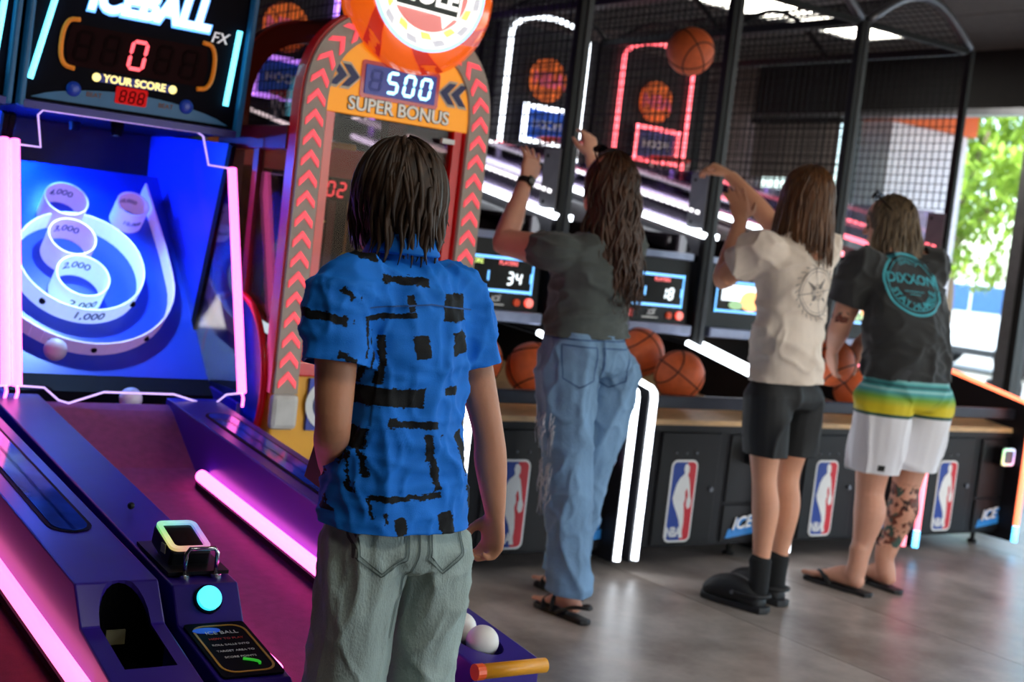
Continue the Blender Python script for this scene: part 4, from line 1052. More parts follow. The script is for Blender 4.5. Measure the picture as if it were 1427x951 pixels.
# yellow cabinet standing behind the arched machine
t = thing('yellow_cabinet', 'tall yellow arcade cabinet with dark chevrons behind the arched machine', 'arcade machine', (2.3, 5.25, 0))
B().box(1.98, 2.62, 4.95, 5.55, 0, 1.62).build('cabinet', M_YEL, t, bevel=.01)
for k in range(9):
    q = [(-.10, -.06), (0, .03), (.10, -.06), (.10, -.01), (0, .08), (-.10, -.01)]
    B().slab(q, (2.12, 4.95, .62+k*.11), (1, 0, 0), (0, 0, 1), (0, -1, 0), .004).build('chevron', mat('amber_chevron', (196, 122, 20), .5), t)
B().box(2.26, 2.60, 4.94, 4.95, .95, 1.5).build('screen', mat('matt_dark_screen', (16, 14, 20), .6), t)
B().box(2.0, 2.6, 4.9, 4.95, .80, .88).build('control_shelf', M_BLK2, t, bevel=.006)
# ------------------------------------------------------------------ people: tools
def loft(b, secs, n=28, ex=2.3):
    """secs: (centre, right unit, forward unit, half width, half depth) rings joined into one closed skin"""
    vs = []; m = len(secs)
    for c, r, f, a, d in secs:
        for k in range(n):
            t = 2*pi*k/n; ct, st = cos(t), sin(t)
            vs.append(V(c)+V(r)*a*math.copysign(abs(ct)**(2/ex), ct)+V(f)*d*math.copysign(abs(st)**(2/ex), st))
    fs = [(i*n+k, i*n+(k+1) % n, (i+1)*n+(k+1) % n, (i+1)*n+k) for i in range(m-1) for k in range(n)]
    fs += [tuple(range(n-1, -1, -1)), tuple((m-1)*n+k for k in range(n))]
    return b.add(vs, fs)
def limb(b, pts, rad, side=None, sub=5, ex=2.0, n=18):
    """tapering limb through pts; rad: radius or (across, thick) per point"""
    rad = [(r, r) if not isinstance(r, tuple) else r for r in rad]
    P_ = [V(p) for p in catmull(pts, sub)]; R_ = catmull(rad, sub)
    m = len(P_); secs = []; s0 = V(side).normalized() if side is not None else None
    for i, p in enumerate(P_):
        t = (P_[min(i+1, m-1)]-P_[max(i-1, 0)]).normalized()
        if s0 is None: s0 = _frame(t)[0]
        s1 = (s0-t*s0.dot(t)).normalized(); s0 = s1
        secs.append((p, s1, t.cross(s1), max(.001, R_[i][0]), max(.001, R_[i][1]), t))
    out = []
    c, s1, f, a, d, t = secs[0]
    for q in (.35, .75): out.append((c-t*min(a, d)*.75*sqrt(max(0, 1-q*q)), s1, f, a*q, d*q))
    out += [x[:5] for x in secs]
    c, s1, f, a, d, t = secs[-1]
    for q in (.75, .35): out.append((c+t*min(a, d)*.75*sqrt(max(0, 1-q*q)), s1, f, a*q, d*q))
    return loft(b, out, n, ex)
def remesh(b, voxel, it=4):
    me = bpy.data.meshes.new('tmp'); me.from_pydata(b.v, [], b.f); me.update()
    bm = bmesh.new(); bm.from_mesh(me); bmesh.ops.recalc_face_normals(bm, faces=bm.faces); bm.to_mesh(me); bm.free()
    o = bpy.data.objects.new('tmp', me); COL.objects.link(o)
    r = o.modifiers.new('r', 'REMESH'); r.mode = 'VOXEL'; r.voxel_size = voxel
    s = o.modifiers.new('s', 'SMOOTH'); s.factor = .5; s.iterations = it
    dg = bpy.context.evaluated_depsgraph_get(); dg.update()
    out = bpy.data.meshes.new_from_object(o.evaluated_get(dg))
    bpy.data.objects.remove(o); bpy.data.meshes.remove(me)
    return out
def fold(amp, sc, seed, ridged=True):
    off = V((seed*3.1, seed*1.7, seed*.9)); sc = V(sc)
    def f(p):
        q = V((p.x*sc.x, p.y*sc.y, p.z*sc.z))+off
        q = q+V((noise.noise(q*.6), noise.noise(q*.6+V((5, 1, 2))), 0))*.8
        v = noise.noise(q)
        if ridged: v = (1-min(1, abs(v)*2.4))**2-.35
        return amp*v
    return f
def soft(name, b, m, parent, voxel=.007, it=5, folds=(), cuts=(), thick=.003, label=None):
    """garment or body skin: union of the shapes in b, smoothed, folded and trimmed open at the cuts"""
    me = remesh(b, voxel, it)
    if folds:
        nv = len(me.vertices); co = np.zeros(nv*3); me.vertices.foreach_get('co', co); co = co.reshape(-1, 3)
        no = np.zeros(nv*3); me.vertices.foreach_get('normal', no); no = no.reshape(-1, 3)
        dsp = np.array([sum(f(V(p)) for f in folds) for p in co])
        me.vertices.foreach_set('co', (co+no*dsp[:, None]).ravel()); me.update()
    if cuts:
        bm = bmesh.new(); bm.from_mesh(me)
        for cut in cuts:
            c, n_, rad = cut[:3]; c, n_ = V(c), V(n_).normalized(); ax_ = cut[3] if len(cut) > 3 else 9.
            def near(f):
                d = f.calc_center_median()-c
                return d.length < rad and (d-n_*d.dot(n_)).length < ax_
            fs = [f for f in bm.faces if near(f)]
            es = list({e for f in fs for e in f.edges}); vs = list({v for f in fs for v in f.verts})
            bmesh.ops.bisect_plane(bm, geom=fs+es+vs, plane_co=c, plane_no=n_, clear_outer=False)
            kill = [f for f in bm.faces if near(f) and (f.calc_center_median()-c).dot(n_) > 1e-5]
            bmesh.ops.delete(bm, geom=kill, context='FACES')
        bm.to_mesh(me); bm.free()
    nv = len(me.vertices); co = np.zeros(nv*3); me.vertices.foreach_get('co', co); co = co.reshape(-1, 3)
    c = V((co.min(0)+co.max(0))/2)
    me.vertices.foreach_set('co', (co-np.array(c)).ravel()); me.update()
    me.shade_smooth(); me.materials.clear(); me.name = name
    o = link(name, me, m, parent, c, 0, label)
    if cuts and thick:
        s = o.modifiers.new('cloth', 'SOLIDIFY'); s.thickness = thick; s.offset = -1
    return o
def bvh_of(o):
    off = WO[o.name]
    return BVHTree.FromPolygons([v.co+off for v in o.data.vertices], [tuple(p.vertices) for p in o.data.polygons])
def drape(name, polys, o, ax, ay, d, bvh, m, parent, lift=.0025, label=None, cell=None):
    """lay flat (u,v) shapes on a curved surface: each vertex is cast from o+u*ax+v*ay along d"""
    o, ax, ay, d = V(o), V(ax), V(ay), V(d).normalized(); b = B()
    for vs, fs in polys:
        pts = []; miss = []
        for u, w in vs:
            p = o+ax*u+ay*w; h = bvh.ray_cast(p, d)
            pts.append((h[0] if h[0] is not None else p)-d*lift); miss.append(h[0] is None)
        b.add(pts, [f for f in fs if not any(miss[i] for i in f)])
    return b.build(name, m, parent, fix=False)
def ribbon2(pts, w, closed=False):
    """flat ribbon polygon strip of half width w along 2D pts"""
    vs, fs = [], []; n = len(pts)
    for i in range(n):
        a = V(pts[(i-1) % n] if closed or i else pts[0]); c = V(pts[(i+1) % n] if closed or i < n-1 else pts[-1])
        t = (c-a).normalized(); nn = V((-t.y, t.x)); p = V(pts[i])
        vs += [tuple(p+nn*w), tuple(p-nn*w)]
    for i in range(n if closed else n-1):
        j = (i+1) % n; fs.append((2*i, 2*i+1, 2*j+1, 2*j))
    return vs, fs
def dense(pts, step=.008, closed=False):
    out = []; n = len(pts)
    for i in range(n if closed else n-1):
        a, c = V(pts[i]), V(pts[(i+1) % n]); k = max(1, int((c-a).length/step))
        out += [tuple(a.lerp(c, j/k)) for j in range(k)]
    if not closed: out.append(tuple(pts[-1]))
    return out
def text_polys(s, size, arc=None, a0=0., bold=.02, up=1):
    """flat text as fine (u,v) polygons, straight or bent on a circle of radius arc"""
    vs, fs = text_geo(s, bold)
    keep = [f for f in fs if all(vs[i][2] > 0 for i in f)]
    out = []
    for x, y, z in vs:
        x, y = x*size, y*size
        if arc:
            if up > 0: a = a0-x/arc; r = arc+y
            else: a = a0+x/arc; r = arc-y
            out.append((r*cos(a), r*sin(a)))
        else: out.append((x, y))
    return out, keep

HEADP = [(-.117, .052, .018, .020), (-.105, .047, .036, .038), (-.08, .034, .050, .058), (-.045, .016, .060, .078), (-.01, .004, .068, .092), (.035, -.003, .073, .098), (.07, -.006, .069, .092), (.098, -.007, .052, .070), (.115, -.007, .022, .030)]
def head(b, c, f, up, s=1.):
    f = V(f).normalized(); r = f.cross(V(up)).normalized(); up = r.cross(f).normalized(); c = V(c)
    P_ = catmull([h for h in HEADP], 3)
    loft(b, [(c+up*h[0]*s+f*h[1]*s, r, f, h[2]*s, h[3]*s) for h in P_], 28, 2.1)
    at = lambda x, y, z: c+r*x*s+f*y*s+up*z*s
    limb(b, [at(0, .086, .018), at(0, .100, -.012), at(0, .108, -.030)], [.008*s, .010*s, .013*s], None, 3)
    limb(b, [at(-.024, .086, -.066), at(0, .094, -.064), at(.024, .086, -.066)], [.006*s, .009*s, .006*s], None, 3)
    limb(b, [at(-.045, .078, .028), at(-.015, .093, .030)], [.008*s, .008*s], None, 2)
    limb(b, [at(.045, .078, .028), at(.015, .093, .030)], [.008*s, .008*s], None, 2)
    for sx in (-1, 1):
        m = Matrix((r, f, up)).transposed()
        b.sphere(at(sx*.073, -.004, -.010), .03*s, 14, 10, (.30, .62, 1.05), m)
    return r, f, up, at
def hand(b, wr, kn, tip, side, palm, s=1., curl=.35, spread=.10, tcurl=.35):
    """palm from wrist to knuckles, four unequal bent fingers, thumb leaving the side of the palm;
    side points from index to little finger, palm is the direction the palm faces"""
    wr, kn, tip = V(wr), V(kn), V(tip); d = (kn-wr).normalized()
    side = V(side); side = (side-d*side.dot(d)).normalized()
    pn = V(palm); pn = (pn-d*pn.dot(d)-side*pn.dot(side)).normalized()
    k2 = wr+d*.085*s
    limb(b, [wr-d*.02, wr+d*.012*s, wr+d*.05*s, k2], [(.025*s, .019*s), (.030*s, .018*s), (.039*s, .016*s), (.038*s, .013*s)], side, 4, 2.2)
    d0 = (tip-kn).normalized()
    for i, (off, ln) in enumerate(((-.0285, .070), (-.0095, .079), (.0095, .074), (.0285, .058))):
        p = [k2+side*off*s-d*.006]
        cur = (d0+side*(i-1.5)*spread).normalized(); ang = curl*(1+.12*i)
        for q in (.45, .31, .24):
            p.append(p[-1]+cur*ln*s*q)
            ax = cur.cross(pn) if cur.cross(pn).length > .15 else d.cross(pn)
            cur = (Matrix.Rotation(ang, 3, d.cross(pn)) @ cur).normalized()
        limb(b, p, [.0092*s, .0088*s, .0080*s, .0068*s], None, 3, 2.0, 10)
    tb = wr+d*.025*s-side*.024*s+pn*.004
    td = (d*.62-side*.70+pn*tcurl).normalized(); te = (d*.85-side*.25+pn*tcurl).normalized()
    limb(b, [tb, tb+td*.036*s, tb+td*.036*s+te*.030*s, tb+td*.036*s+te*.055*s], [.0135*s, .0110*s, .0095*s, .0078*s], None, 3, 2.0, 10)
def foot(b, an, heel, toe, s=1., bare=True):
    an, heel, toe = V(an), V(heel), V(toe); d = (toe-heel); L = d.length; d.normalize(); r = d.cross(V((0, 0, 1))).normalized(); up = V((0, 0, 1))
    limb(b, [an+up*.06, an, heel+d*.045+up*.045], [.040*s, .038*s, .040*s], None, 3)
    limb(b, [heel+up*.03+d*.02, heel+d*.09+up*.042, heel+d*L*.62+up*.026, heel+d*L*.82+up*.017], [(.030*s, .028*s), (.034*s, .040*s), (.043*s, .022*s), (.043*s, .014*s)], r, 4)
    for k, (o, ln) in enumerate(((-.033, .055), (-.013, .052), (.004, .046), (.019, .040), (.032, .032))):
        base = heel+d*L*.78+r*o*s+up*.014
        limb(b, [base, base+d*ln*.6*s+up*.002, base+d*ln*s-up*.002], [.0105*s if k == 0 else .0078*s]*3, None, 2, 2, 10)
def torso_line(J, T):
    """T: (where, half width, half depth) with where 0 pelvis, 1 waist, 2 chest, 3 neck; returns loft sections"""
    pts = catmull([J['pelvis'], J['waist'], J['chest'], J['neck']], 10)
    rh = (V(J['rh'])-V(J['lh'])).normalized(); rs = (V(J['rs'])-V(J['ls'])).normalized(); out = []
    for w, a, d in T:
        if w < 0: p = V(J['pelvis'])+(V(J['pelvis'])-V(J['waist'])).normalized()*(-w)*(V(J['pelvis'])-V(J['waist'])).length; up = (V(J['waist'])-V(J['pelvis'])).normalized()
        elif w > 3: p = V(J['neck'])+(V(J['neck'])-V(J['chest'])).normalized()*(w-3)*.1; up = (V(J['neck'])-V(J['chest'])).normalized()
        else:
            i = min(29, int(w*10)); u = w*10-i; p = V(pts[i]).lerp(V(pts[i+1]), u); up = (V(pts[i+1])-V(pts[i])).normalized()
        r = rh.lerp(rs, max(0, min(1, w/2.2))); r = (r-up*r.dot(up)).normalized()
        out.append((p, r, up.cross(r), a, d))
    return out
def smooth_secs(S_, sub=4):
    A = catmull([tuple(s[0])+tuple(s[1])+tuple(s[2])+(s[3], s[4]) for s in S_], sub)
    return [(V(a[0:3]), V(a[3:6]).normalized(), V(a[6:9]).normalized(), a[9], a[10]) for a in A]

def hair_locks(b, at, rnd, n, length, rad, phi=(60, 300), theta=(4, 95), lift=(0, .014), wave=0., flick=0., seg=9, inward=0., part=0., s=1., hug=1.0):
    """strands that follow the skull down from their root and then hang; at(x,y,z) is the head frame"""
    o = at(0, 0, 0); R_ = (at(1, 0, 0)-o); F_ = (at(0, 1, 0)-o); U_ = (at(0, 0, 1)-o)
    k_ = R_.length; R_, F_, U_ = R_/k_, F_/k_, U_/k_; down = V((0, 0, -1))
    for _ in range(n):
        ph = radians(rnd.uniform(*phi)); th = radians(theta[0]+(theta[1]-theta[0])*rnd.random()**.8)
        L = length*rnd.uniform(.82, 1.08); h = rnd.uniform(*lift); w0 = rnd.uniform(0, 6.28); fl = flick*rnd.uniform(-.3, 1)
        ex, ey, ez = .078+h, .101+h, .116+h
        pts = []; tcur = th; step = L/seg; p = None; hang = False; dphi = rnd.uniform(-.06, .06)
        for j in range(seg+1):
            if not hang:
                ph += dphi
                p = at(ex*sin(tcur)*sin(ph), ey*sin(tcur)*cos(ph)-.008, ez*cos(tcur)+.004); pts.append(p)
                tcur += step/.105/s
                hang = tcur >= radians(98)
            else:
                out = p-at(0, -.01, 0); out.z = 0
                out = out.normalized() if out.length > 1e-5 else V((0, 0, 0))
                p = p+down*step*(1-.25*abs(fl))+out*(step*(-inward+fl*j/seg))+V((sin(w0+j*1.15), cos(w0*1.7+j*1.15), 0))*wave*step
                pts.append(p)
        rr = rad*rnd.uniform(.7, 1.25)*s
        b.tube(pts, [rr*(.75+.5*(i/seg))*(1 if i < seg*.65 else max(.12, (seg-i)/(seg*.35))) for i in range(seg+1)], 5)
    return b
def hair_mat(name, dark, light, gloss=.42):
    m = mat(name, dark, gloss, var=.0, scale=60, spec=.4)
    n = m.node_tree.nodes; rp = [x for x in n if x.type == 'VALTORGB'][0]
    rp.color_ramp.elements[0].color = lin(dark); rp.color_ramp.elements[1].color = lin(light)
    [x for x in n if x.type == 'MAPPING'][0].inputs['Scale'].default_value = (1.6, 1.6, .16)
    return m
def face_parts(t, at, iris, brow, beard=None):
    r0 = (at(1, 0, 0)-at(0, 0, 0)).length
    for sx in (-1, 1):
        e = B().sphere(at(sx*.031, .0815, .002), .0125*r0, 14, 10).build('eye', mat('eye_white', (225, 220, 215), .2), t, smooth=True)
        d = (at(0, 1, 0)-at(0, 0, 0))/r0
        B().cyl(at(sx*.031, .0905, .002), at(sx*.031, .0945, .002), .0055*r0, 12).build('iris', mat('iris_'+iris, (70, 46, 30), .2), e)
        B().tube([at(sx*.014, .098, .027), at(sx*.032, .094, .032), at(sx*.050, .080, .026)], .0035*r0, 6).build('eyebrow', brow, t)
    B().tube([at(-.022, .0975, -.0655), at(0, .1025, -.064), at(.022, .0975, -.0655)], [.002, .0045, .002], 8).build('lips', mat('lip', (168, 92, 84), .5), t, smooth=True)
M_SKIN = {}
def skin(name, col, ink=None):
    m = mat(name, col, .5, var=.08, scale=9, spec=.35, bump=.04, bscale=150)
    p = m.node_tree.nodes['Principled BSDF']; p.inputs['Subsurface Weight'].default_value = .12; p.inputs['Subsurface Radius'].default_value = (.012, .005, .003)
    return m
# joint positions (metres)
PEOPLE = {
    'woman': dict(head=(3.115, 3.922, 1.549), neck=(3.091, 3.899, 1.364), chest=(3.073, 3.898, 1.213), waist=(3.061, 3.891, 1.037), pelvis=(3.064, 3.877, 0.900), ls=(2.900, 3.903, 1.284), rs=(3.242, 3.937, 1.339), le=(2.816, 4.111, 1.298), lw=(2.949, 4.210, 1.536), lk=(2.976, 4.222, 1.620), lf=(2.996, 4.263, 1.687), re=(3.386, 4.191, 1.476), rw=(3.305, 4.289, 1.662), rk=(3.312, 4.313, 1.716), rf=(3.314, 4.341, 1.773), lh=(2.975, 3.861, 0.846), rh=(3.193, 3.881, 0.865), lkn=(2.986, 3.798, 0.493), rkn=(3.173, 3.911, 0.487), la=(3.006, 3.724, 0.085), ra=(3.170, 3.976, 0.083), lt=(2.990, 3.875, 0.006), rt=(3.167, 4.118, 0.002), lhl=(3.007, 3.646, 0.045), rhl=(3.180, 3.906, 0.068)),
    'youth': dict(head=(3.978, 3.772, 1.605), neck=(3.949, 3.753, 1.437), chest=(3.943, 3.742, 1.254), waist=(3.938, 3.725, 1.030), pelvis=(3.940, 3.707, 0.834), ls=(3.767, 3.767, 1.391), rs=(4.125, 3.774, 1.409), le=(3.733, 3.914, 1.256), lw=(3.876, 4.006, 1.492), lk=(3.895, 4.049, 1.573), lf=(3.876, 4.094, 1.651), re=(4.184, 4.107, 1.488), rw=(4.085, 4.318, 1.691), rk=(4.048, 4.384, 1.728), rf=(4.008, 4.433, 1.688), lh=(3.838, 3.703, 0.804), rh=(4.044, 3.716, 0.802), lkn=(3.869, 3.691, 0.502), rkn=(4.038, 3.731, 0.501), la=(3.851, 3.634, 0.129), ra=(4.008, 3.694, 0.119), lt=(3.784, 3.868, 0.019), rt=(3.977, 3.951, -0.002), lhl=(3.844, 3.583, 0.050), rhl=(4.013, 3.648, 0.051)),
    'man': dict(head=(4.804, 4.033, 1.573), neck=(4.766, 3.948, 1.417), chest=(4.759, 3.877, 1.241), waist=(4.717, 3.777, 1.032), pelvis=(4.705, 3.746, 0.858), ls=(4.570, 3.959, 1.359), rs=(4.976, 3.922, 1.405), le=(4.559, 4.019, 1.112), lw=(4.641, 4.122, 0.993), lk=(4.684, 4.162, 0.954), lf=(4.722, 4.180, 0.908), re=(4.983, 4.113, 1.117), rw=(4.857, 4.168, 1.014), rk=(4.826, 4.187, 0.984), rf=(4.810, 4.194, 0.933), lh=(4.580, 3.755, 0.800), rh=(4.839, 3.746, 0.809), lkn=(4.603, 3.780, 0.427), rkn=(4.792, 3.747, 0.447), la=(4.547, 3.745, 0.133), ra=(4.748, 3.775, 0.133), lt=(4.502, 3.966, 0.055), rt=(4.811, 3.945, 0.063), lhl=(4.545, 3.716, 0.064), rhl=(4.753, 3.717, 0.069)),
    'boy': dict(head=(1.311, 2.294, 1.357), neck=(1.318, 2.255, 1.240), chest=(1.322, 2.242, 1.125), waist=(1.328, 2.220, 0.921), pelvis=(1.329, 2.202, 0.723), ls=(1.160, 2.200, 1.159), rs=(1.460, 2.259, 1.167), le=(1.154, 2.161, 0.942), lw=(1.236, 2.314, 0.832), lk=(1.266, 2.363, 0.802), lf=(1.289, 2.395, 0.784), re=(1.523, 2.206, 0.926), rw=(1.566, 2.210, 0.758), rk=(1.570, 2.214, 0.708), rf=(1.577, 2.229, 0.642), lh=(1.252, 2.193, 0.707), rh=(1.423, 2.207, 0.697)),
}
STROKES = [(1.221, 1.209, 1.322, 1.209, 0.0087), (1.137, 1.187, 1.158, 1.167, 0.0058), (1.073, 1.139, 1.15, 1.127, 0.0087), (1.351, 1.166, 1.418, 1.168, 0.0261), (1.188, 1.136, 1.292, 1.148, 0.0058), (1.276, 1.185, 1.282, 1.152, 0.008), (1.193, 1.136, 1.188, 1.065, 0.0036), (1.208, 1.115, 1.206, 1.014, 0.0043), (1.23, 1.106, 1.231, 1.017, 0.0072), (1.299, 1.112, 1.306, 1.069, 0.0174), (1.39, 1.125, 1.399, 1.079, 0.0188), (1.131, 1.072, 1.161, 1.06, 0.0072), (1.172, 1.051, 1.181, 1.019, 0.0058), (1.194, 0.994, 1.319, 0.996, 0.0174), (1.367, 1.008, 1.403, 1.013, 0.0087), (1.244, 0.949, 1.352, 0.947, 0.008), (1.208, 0.935, 1.209, 0.896, 0.0109), (1.208, 0.898, 1.227, 0.846, 0.0058), (1.185, 0.948, 1.205, 0.814, 0.0036), (1.33, 0.93, 1.335, 0.883, 0.0094), (1.341, 0.886, 1.358, 0.826, 0.0094), (1.406, 0.931, 1.441, 0.855, 0.013), (1.228, 0.81, 1.368, 0.819, 0.0058), (1.226, 0.81, 1.231, 0.774, 0.0036), (1.247, 0.788, 1.25, 0.767, 0.0036), (1.275, 0.778, 1.282, 0.748, 0.0116), (1.375, 0.787, 1.388, 0.739, 0.0174), (1.16, 0.854, 1.167, 0.771, 0.0203), (1.442, 0.835, 1.454, 0.783, 0.0072), (1.174, 0.919, 1.177, 0.902, 0.0036), (1.159, 1.13, 1.165, 1.128, 0.0036), (1.17, 1.171, 1.174, 1.168, 0.0029), (1.357, 0.928, 1.361, 0.925, 0.0029), (1.184, 1.255, 1.22, 1.248, 0.0123)]
# ------------------------------------------------------------------ the people
UPZ = V((0, 0, 1))
def J_(n):
    J = {k: V(v) for k, v in PEOPLE[n].items()}
    return J
def lerp(a, b, t): return V(a).lerp(V(b), t)
def arm_limb(b, s_, e_, w_, k=1.):
    limb(b, [s_, lerp(s_, e_, .5), e_, lerp(e_, w_, .3), lerp(e_, w_, .65), w_], [.055*k, .046*k, .038*k, .041*k, .034*k, (.027*k, .021*k)], None, 5)
def leg_limb(b, h_, k_, a_, k=1.):
    bk = V((0, -.016*k, 0))
    limb(b, [h_, lerp(h_, k_, .5), k_, lerp(k_, a_, .30)+bk, lerp(k_, a_, .68)+bk*.5, a_], [.085*k, .074*k, .054*k, (.056*k, .062*k), (.040*k, .043*k), (.032*k, .036*k)], (1, 0, 0), 5)

# ---- boy in the blue shirt
def boy():
    J = J_('boy')
    J['lh'] = V((1.268, 2.20, .69)); J['rh'] = V((1.41, 2.20, .69))
    J['lkn'] = V((1.254, 2.205, .385)); J['rkn'] = V((1.424, 2.215, .385)); J['la'] = V((1.262, 2.150, .075)); J['ra'] = V((1.432, 2.165, .075))
    t = thing('person', 'boy with shaggy brown hair in a blue shirt with black brush strokes, seen from behind', 'person', (1.32, 2.2, 0))
    b = B(); s = .93
    up = V((.0, .02, 1)); f = V((-.10, 1, -.02))
    r, f, up, at = head(b, J['head'], f, up, s)
    limb(b, [J['neck']-UPZ*.03, lerp(J['neck'], J['head'], .5), J['head']-UPZ*.02], [.052, .044, .045])
    loft(b, smooth_secs(torso_line(J, [(-.2, .06, .06), (0, .115, .085), (1, .105, .08), (2, .12, .085), (2.6, .11, .07), (3, .05, .045)])))
    limb(b, [J['ls']+V((.05, 0, 0)), J['ls'], lerp(J['ls'], J['le'], .5), J['le'], lerp(J['le'], J['lw'], .4), J['lw']], [.045, .042, .039, .033, .033, (.024, .019)])
    limb(b, [J['rs']-V((.05, 0, 0)), J['rs'], lerp(J['rs'], J['re'], .5), J['re'], lerp(J['re'], J['rw'], .4), J['rw']], [.045, .042, .038, .031, .033, (.025, .020)])
    hand(b, J['lw'], J['lk'], J['lf'], (0, .3, -1), (1, 0, .2), .80, .5, .03)
    rk = J['rw']+(J['rk']-J['rw']).normalized()*.07
    hand(b, J['rw'], rk, rk+V((-.02, .03, -.06)), (.1, -1, 0), (-1, .1, 0), .86, .80, .02, .5)
    leg_limb(b, J['lh'], J['lkn'], J['la'], .8); leg_limb(b, J['rh'], J['rkn'], J['ra'], .8)
    soft('body', b, skin('tan_skin', (186, 128, 98)), t, .005, 3)
    hm = hair_mat('dark_brown_hair', (24, 16, 11), (74, 52, 36), .52)
    face_parts(t, at, 'brown', hm)
    rnd = random.Random(5); hb = B()
    hb.sphere(at(0, -.014, .012), .108*s, 28, 18, (.79, .98, 1.02), Matrix((r, f, up)).transposed())
    for lo, hi in ((38, 125), (235, 322)):
        hair_locks(hb, at, rnd, 150, .185, .0070, (lo, hi), (2, 92), (-.004, .006), .10, .06, 9, .38, s=s)
        hair_locks(hb, at, rnd, 60, .150, .0060, (lo, hi), (2, 80), (.002, .011), .16, .35, 9, .20, s=s)
    hair_locks(hb, at, rnd, 240, .215, .0070, (118, 242), (2, 95), (-.004, .006), .12, .04, 10, .34, s=s)
    hair_locks(hb, at, rnd, 110, .165, .0058, (110, 250), (2, 85), (.003, .013), .16, .38, 9, .16, s=s)
    hair_locks(hb, at, rnd, 90, .12, .008, (-40, 40), (2, 30), (-.002, .008), .10, .0, 7, .0, s=s)
    hair_locks(hb, at, rnd, 130, .175, .0050, (135, 225), (70, 118), (-.012, .002), .22, .30, 9, .30, s=s)
    hb.build('hair', hm, t, smooth=True, kind='stuff')
    # shirt
    m = mat('blue_printed_cotton', (16, 112, 210), .7, var=.05, scale=30, bump=.12, bscale=500, spec=.25)
    sb = B()
    S_ = torso_line(J, [(-.16, .152, .118), (.0, .148, .115), (.6, .136, .108), (1.1, .130, .103), (1.7, .134, .104), (2.2, .140, .102), (2.55, .136, .090), (2.82, .110, .075), (3.0, .062, .055), (3.25, .052, .052)])
    loft(sb, smooth_secs(S_))
    for q in 'lr':
        sh, el = J[q+'s'], J[q+'e']; inn = lerp(sh, J['chest'], .35)+UPZ*.03
        kq = 1. if q == 'l' else .90
        limb(sb, [inn, sh+UPZ*.005, lerp(sh, el, .38), lerp(sh, el, .66)], [.072*kq, .067*kq, .064*kq, .068*kq], None, 5)
    cuts = [(lerp(J['ls'], J['le'], .52)+V((-.004, 0, 0)), (J['le']-J['ls'])+V((-.02, 0, 0)), .16, .079), (lerp(J['rs'], J['re'], .50), J['re']-J['rs'], .16, .075),
            (J['pelvis']+V((0, 0, .026)), (.02, 0, -1), .30), (J['neck']+UPZ*.035, (0, .12, 1), .12)]
    sh = soft('shirt', sb, m, t, .006, 5, [fold(.012, (9, 9, 5), 2), fold(.006, (22, 22, 14), 7), fold(.005, (6, 6, 24), 4)], cuts, .0025)
    stroke_print(m, WO[sh.name])
    lb = B(); loft(lb, smooth_secs([(c, r1, f1, a-.004, d-.004) for c, r1, f1, a, d in S_[:8]]))
    ln = soft('shirt_side', lb, m, t, .006, 5, [fold(.012, (9, 9, 5), 2), fold(.006, (22, 22, 14), 7), fold(.005, (6, 6, 24), 4)], [(J['pelvis']+V((0, 0, .028)), (.02, 0, -1), .30)], .002)
    stroke_print_offset(ln, sh)
    bv = bvh_of(sh)
    # collar: folded band standing round the neck
    cb = B(); n = 40; c0 = J['neck']+V((0, .004, .012))
    for ring in range(1):
        vs = []
        for k in range(n+1):
            a = radians(-62)-radians(236)*k/n
            d = r*cos(a)+f*sin(a)
            for rad, hz in ((.058, .040), (.061, .043), (.078, .006), (.075, .002), (.054, .0)): vs.append(c0+d*rad*V((1, 1, 1)).x+UPZ*(hz-.012*max(0, sin(a))))
        fs = []
        for k in range(n):
            for q in range(4): fs.append((k*5+q, k*5+q+1, (k+1)*5+q+1, (k+1)*5+q))
        cb.add(vs, fs)
    co = cb.build('collar', m, t, smooth=True)
    so_ = co.modifiers.new('cloth', 'SOLIDIFY'); so_.thickness = .002
    stroke_print_offset(co, sh)
    # seams of the yoke and centre hem
    o = V((1.32, 1.9, 0)); X_, Z_ = V((1, 0, 0)), UPZ
    drape('yoke_seam', [ribbon2(dense([(-.125, 1.155), (.0, 1.170), (.125, 1.163)], .006), .0014)], o, X_, Z_, (0, 1, 0), bv, mat('seam_blue', (14, 74, 140), .7), t)
    # loose pale jeans
    pm = mat('pale_green_denim', (150, 164, 158), .8, var=.14, scale=9, bump=.25, bscale=260, stretch=(1, 1, .5))
    pb = B()
    loft(pb, smooth_secs(torso_line(J, [(-.30, .10, .085), (-.12, .136, .108), (.1, .128, .102), (.45, .118, .092)])))
    for q, dx in (('l', -.002), ('r', .008)):
        limb(pb, [J[q+'h']+V((0, 0, .02)), lerp(J[q+'h'], J[q+'kn'], .45)+V((dx, 0, 0)), J[q+'kn'], lerp(J[q+'kn'], J[q+'a'], .5), J[q+'a']-V((0, 0, .03))], [(.078, .098), (.071, .092), (.068, .086), (.068, .082), (.071, .084)], (1, 0, 0), 6)
    cuts = [(lerp(J['pelvis'], J['waist'], .42), (0, 0, 1), .25), (J['la']-V((0, 0, .03)), (0, 0, -1), .12), (J['ra']-V((0, 0, .03)), (0, 0, -1), .12)]
    po = soft('jeans', pb, pm, t, .006, 5, [fold(.014, (8, 8, 3.0), 11), fold(.006, (20, 20, 9), 3)], cuts, .003)
    bv = bvh_of(po); sm = mat('dark_green_stitch', (72, 84, 82), .8)
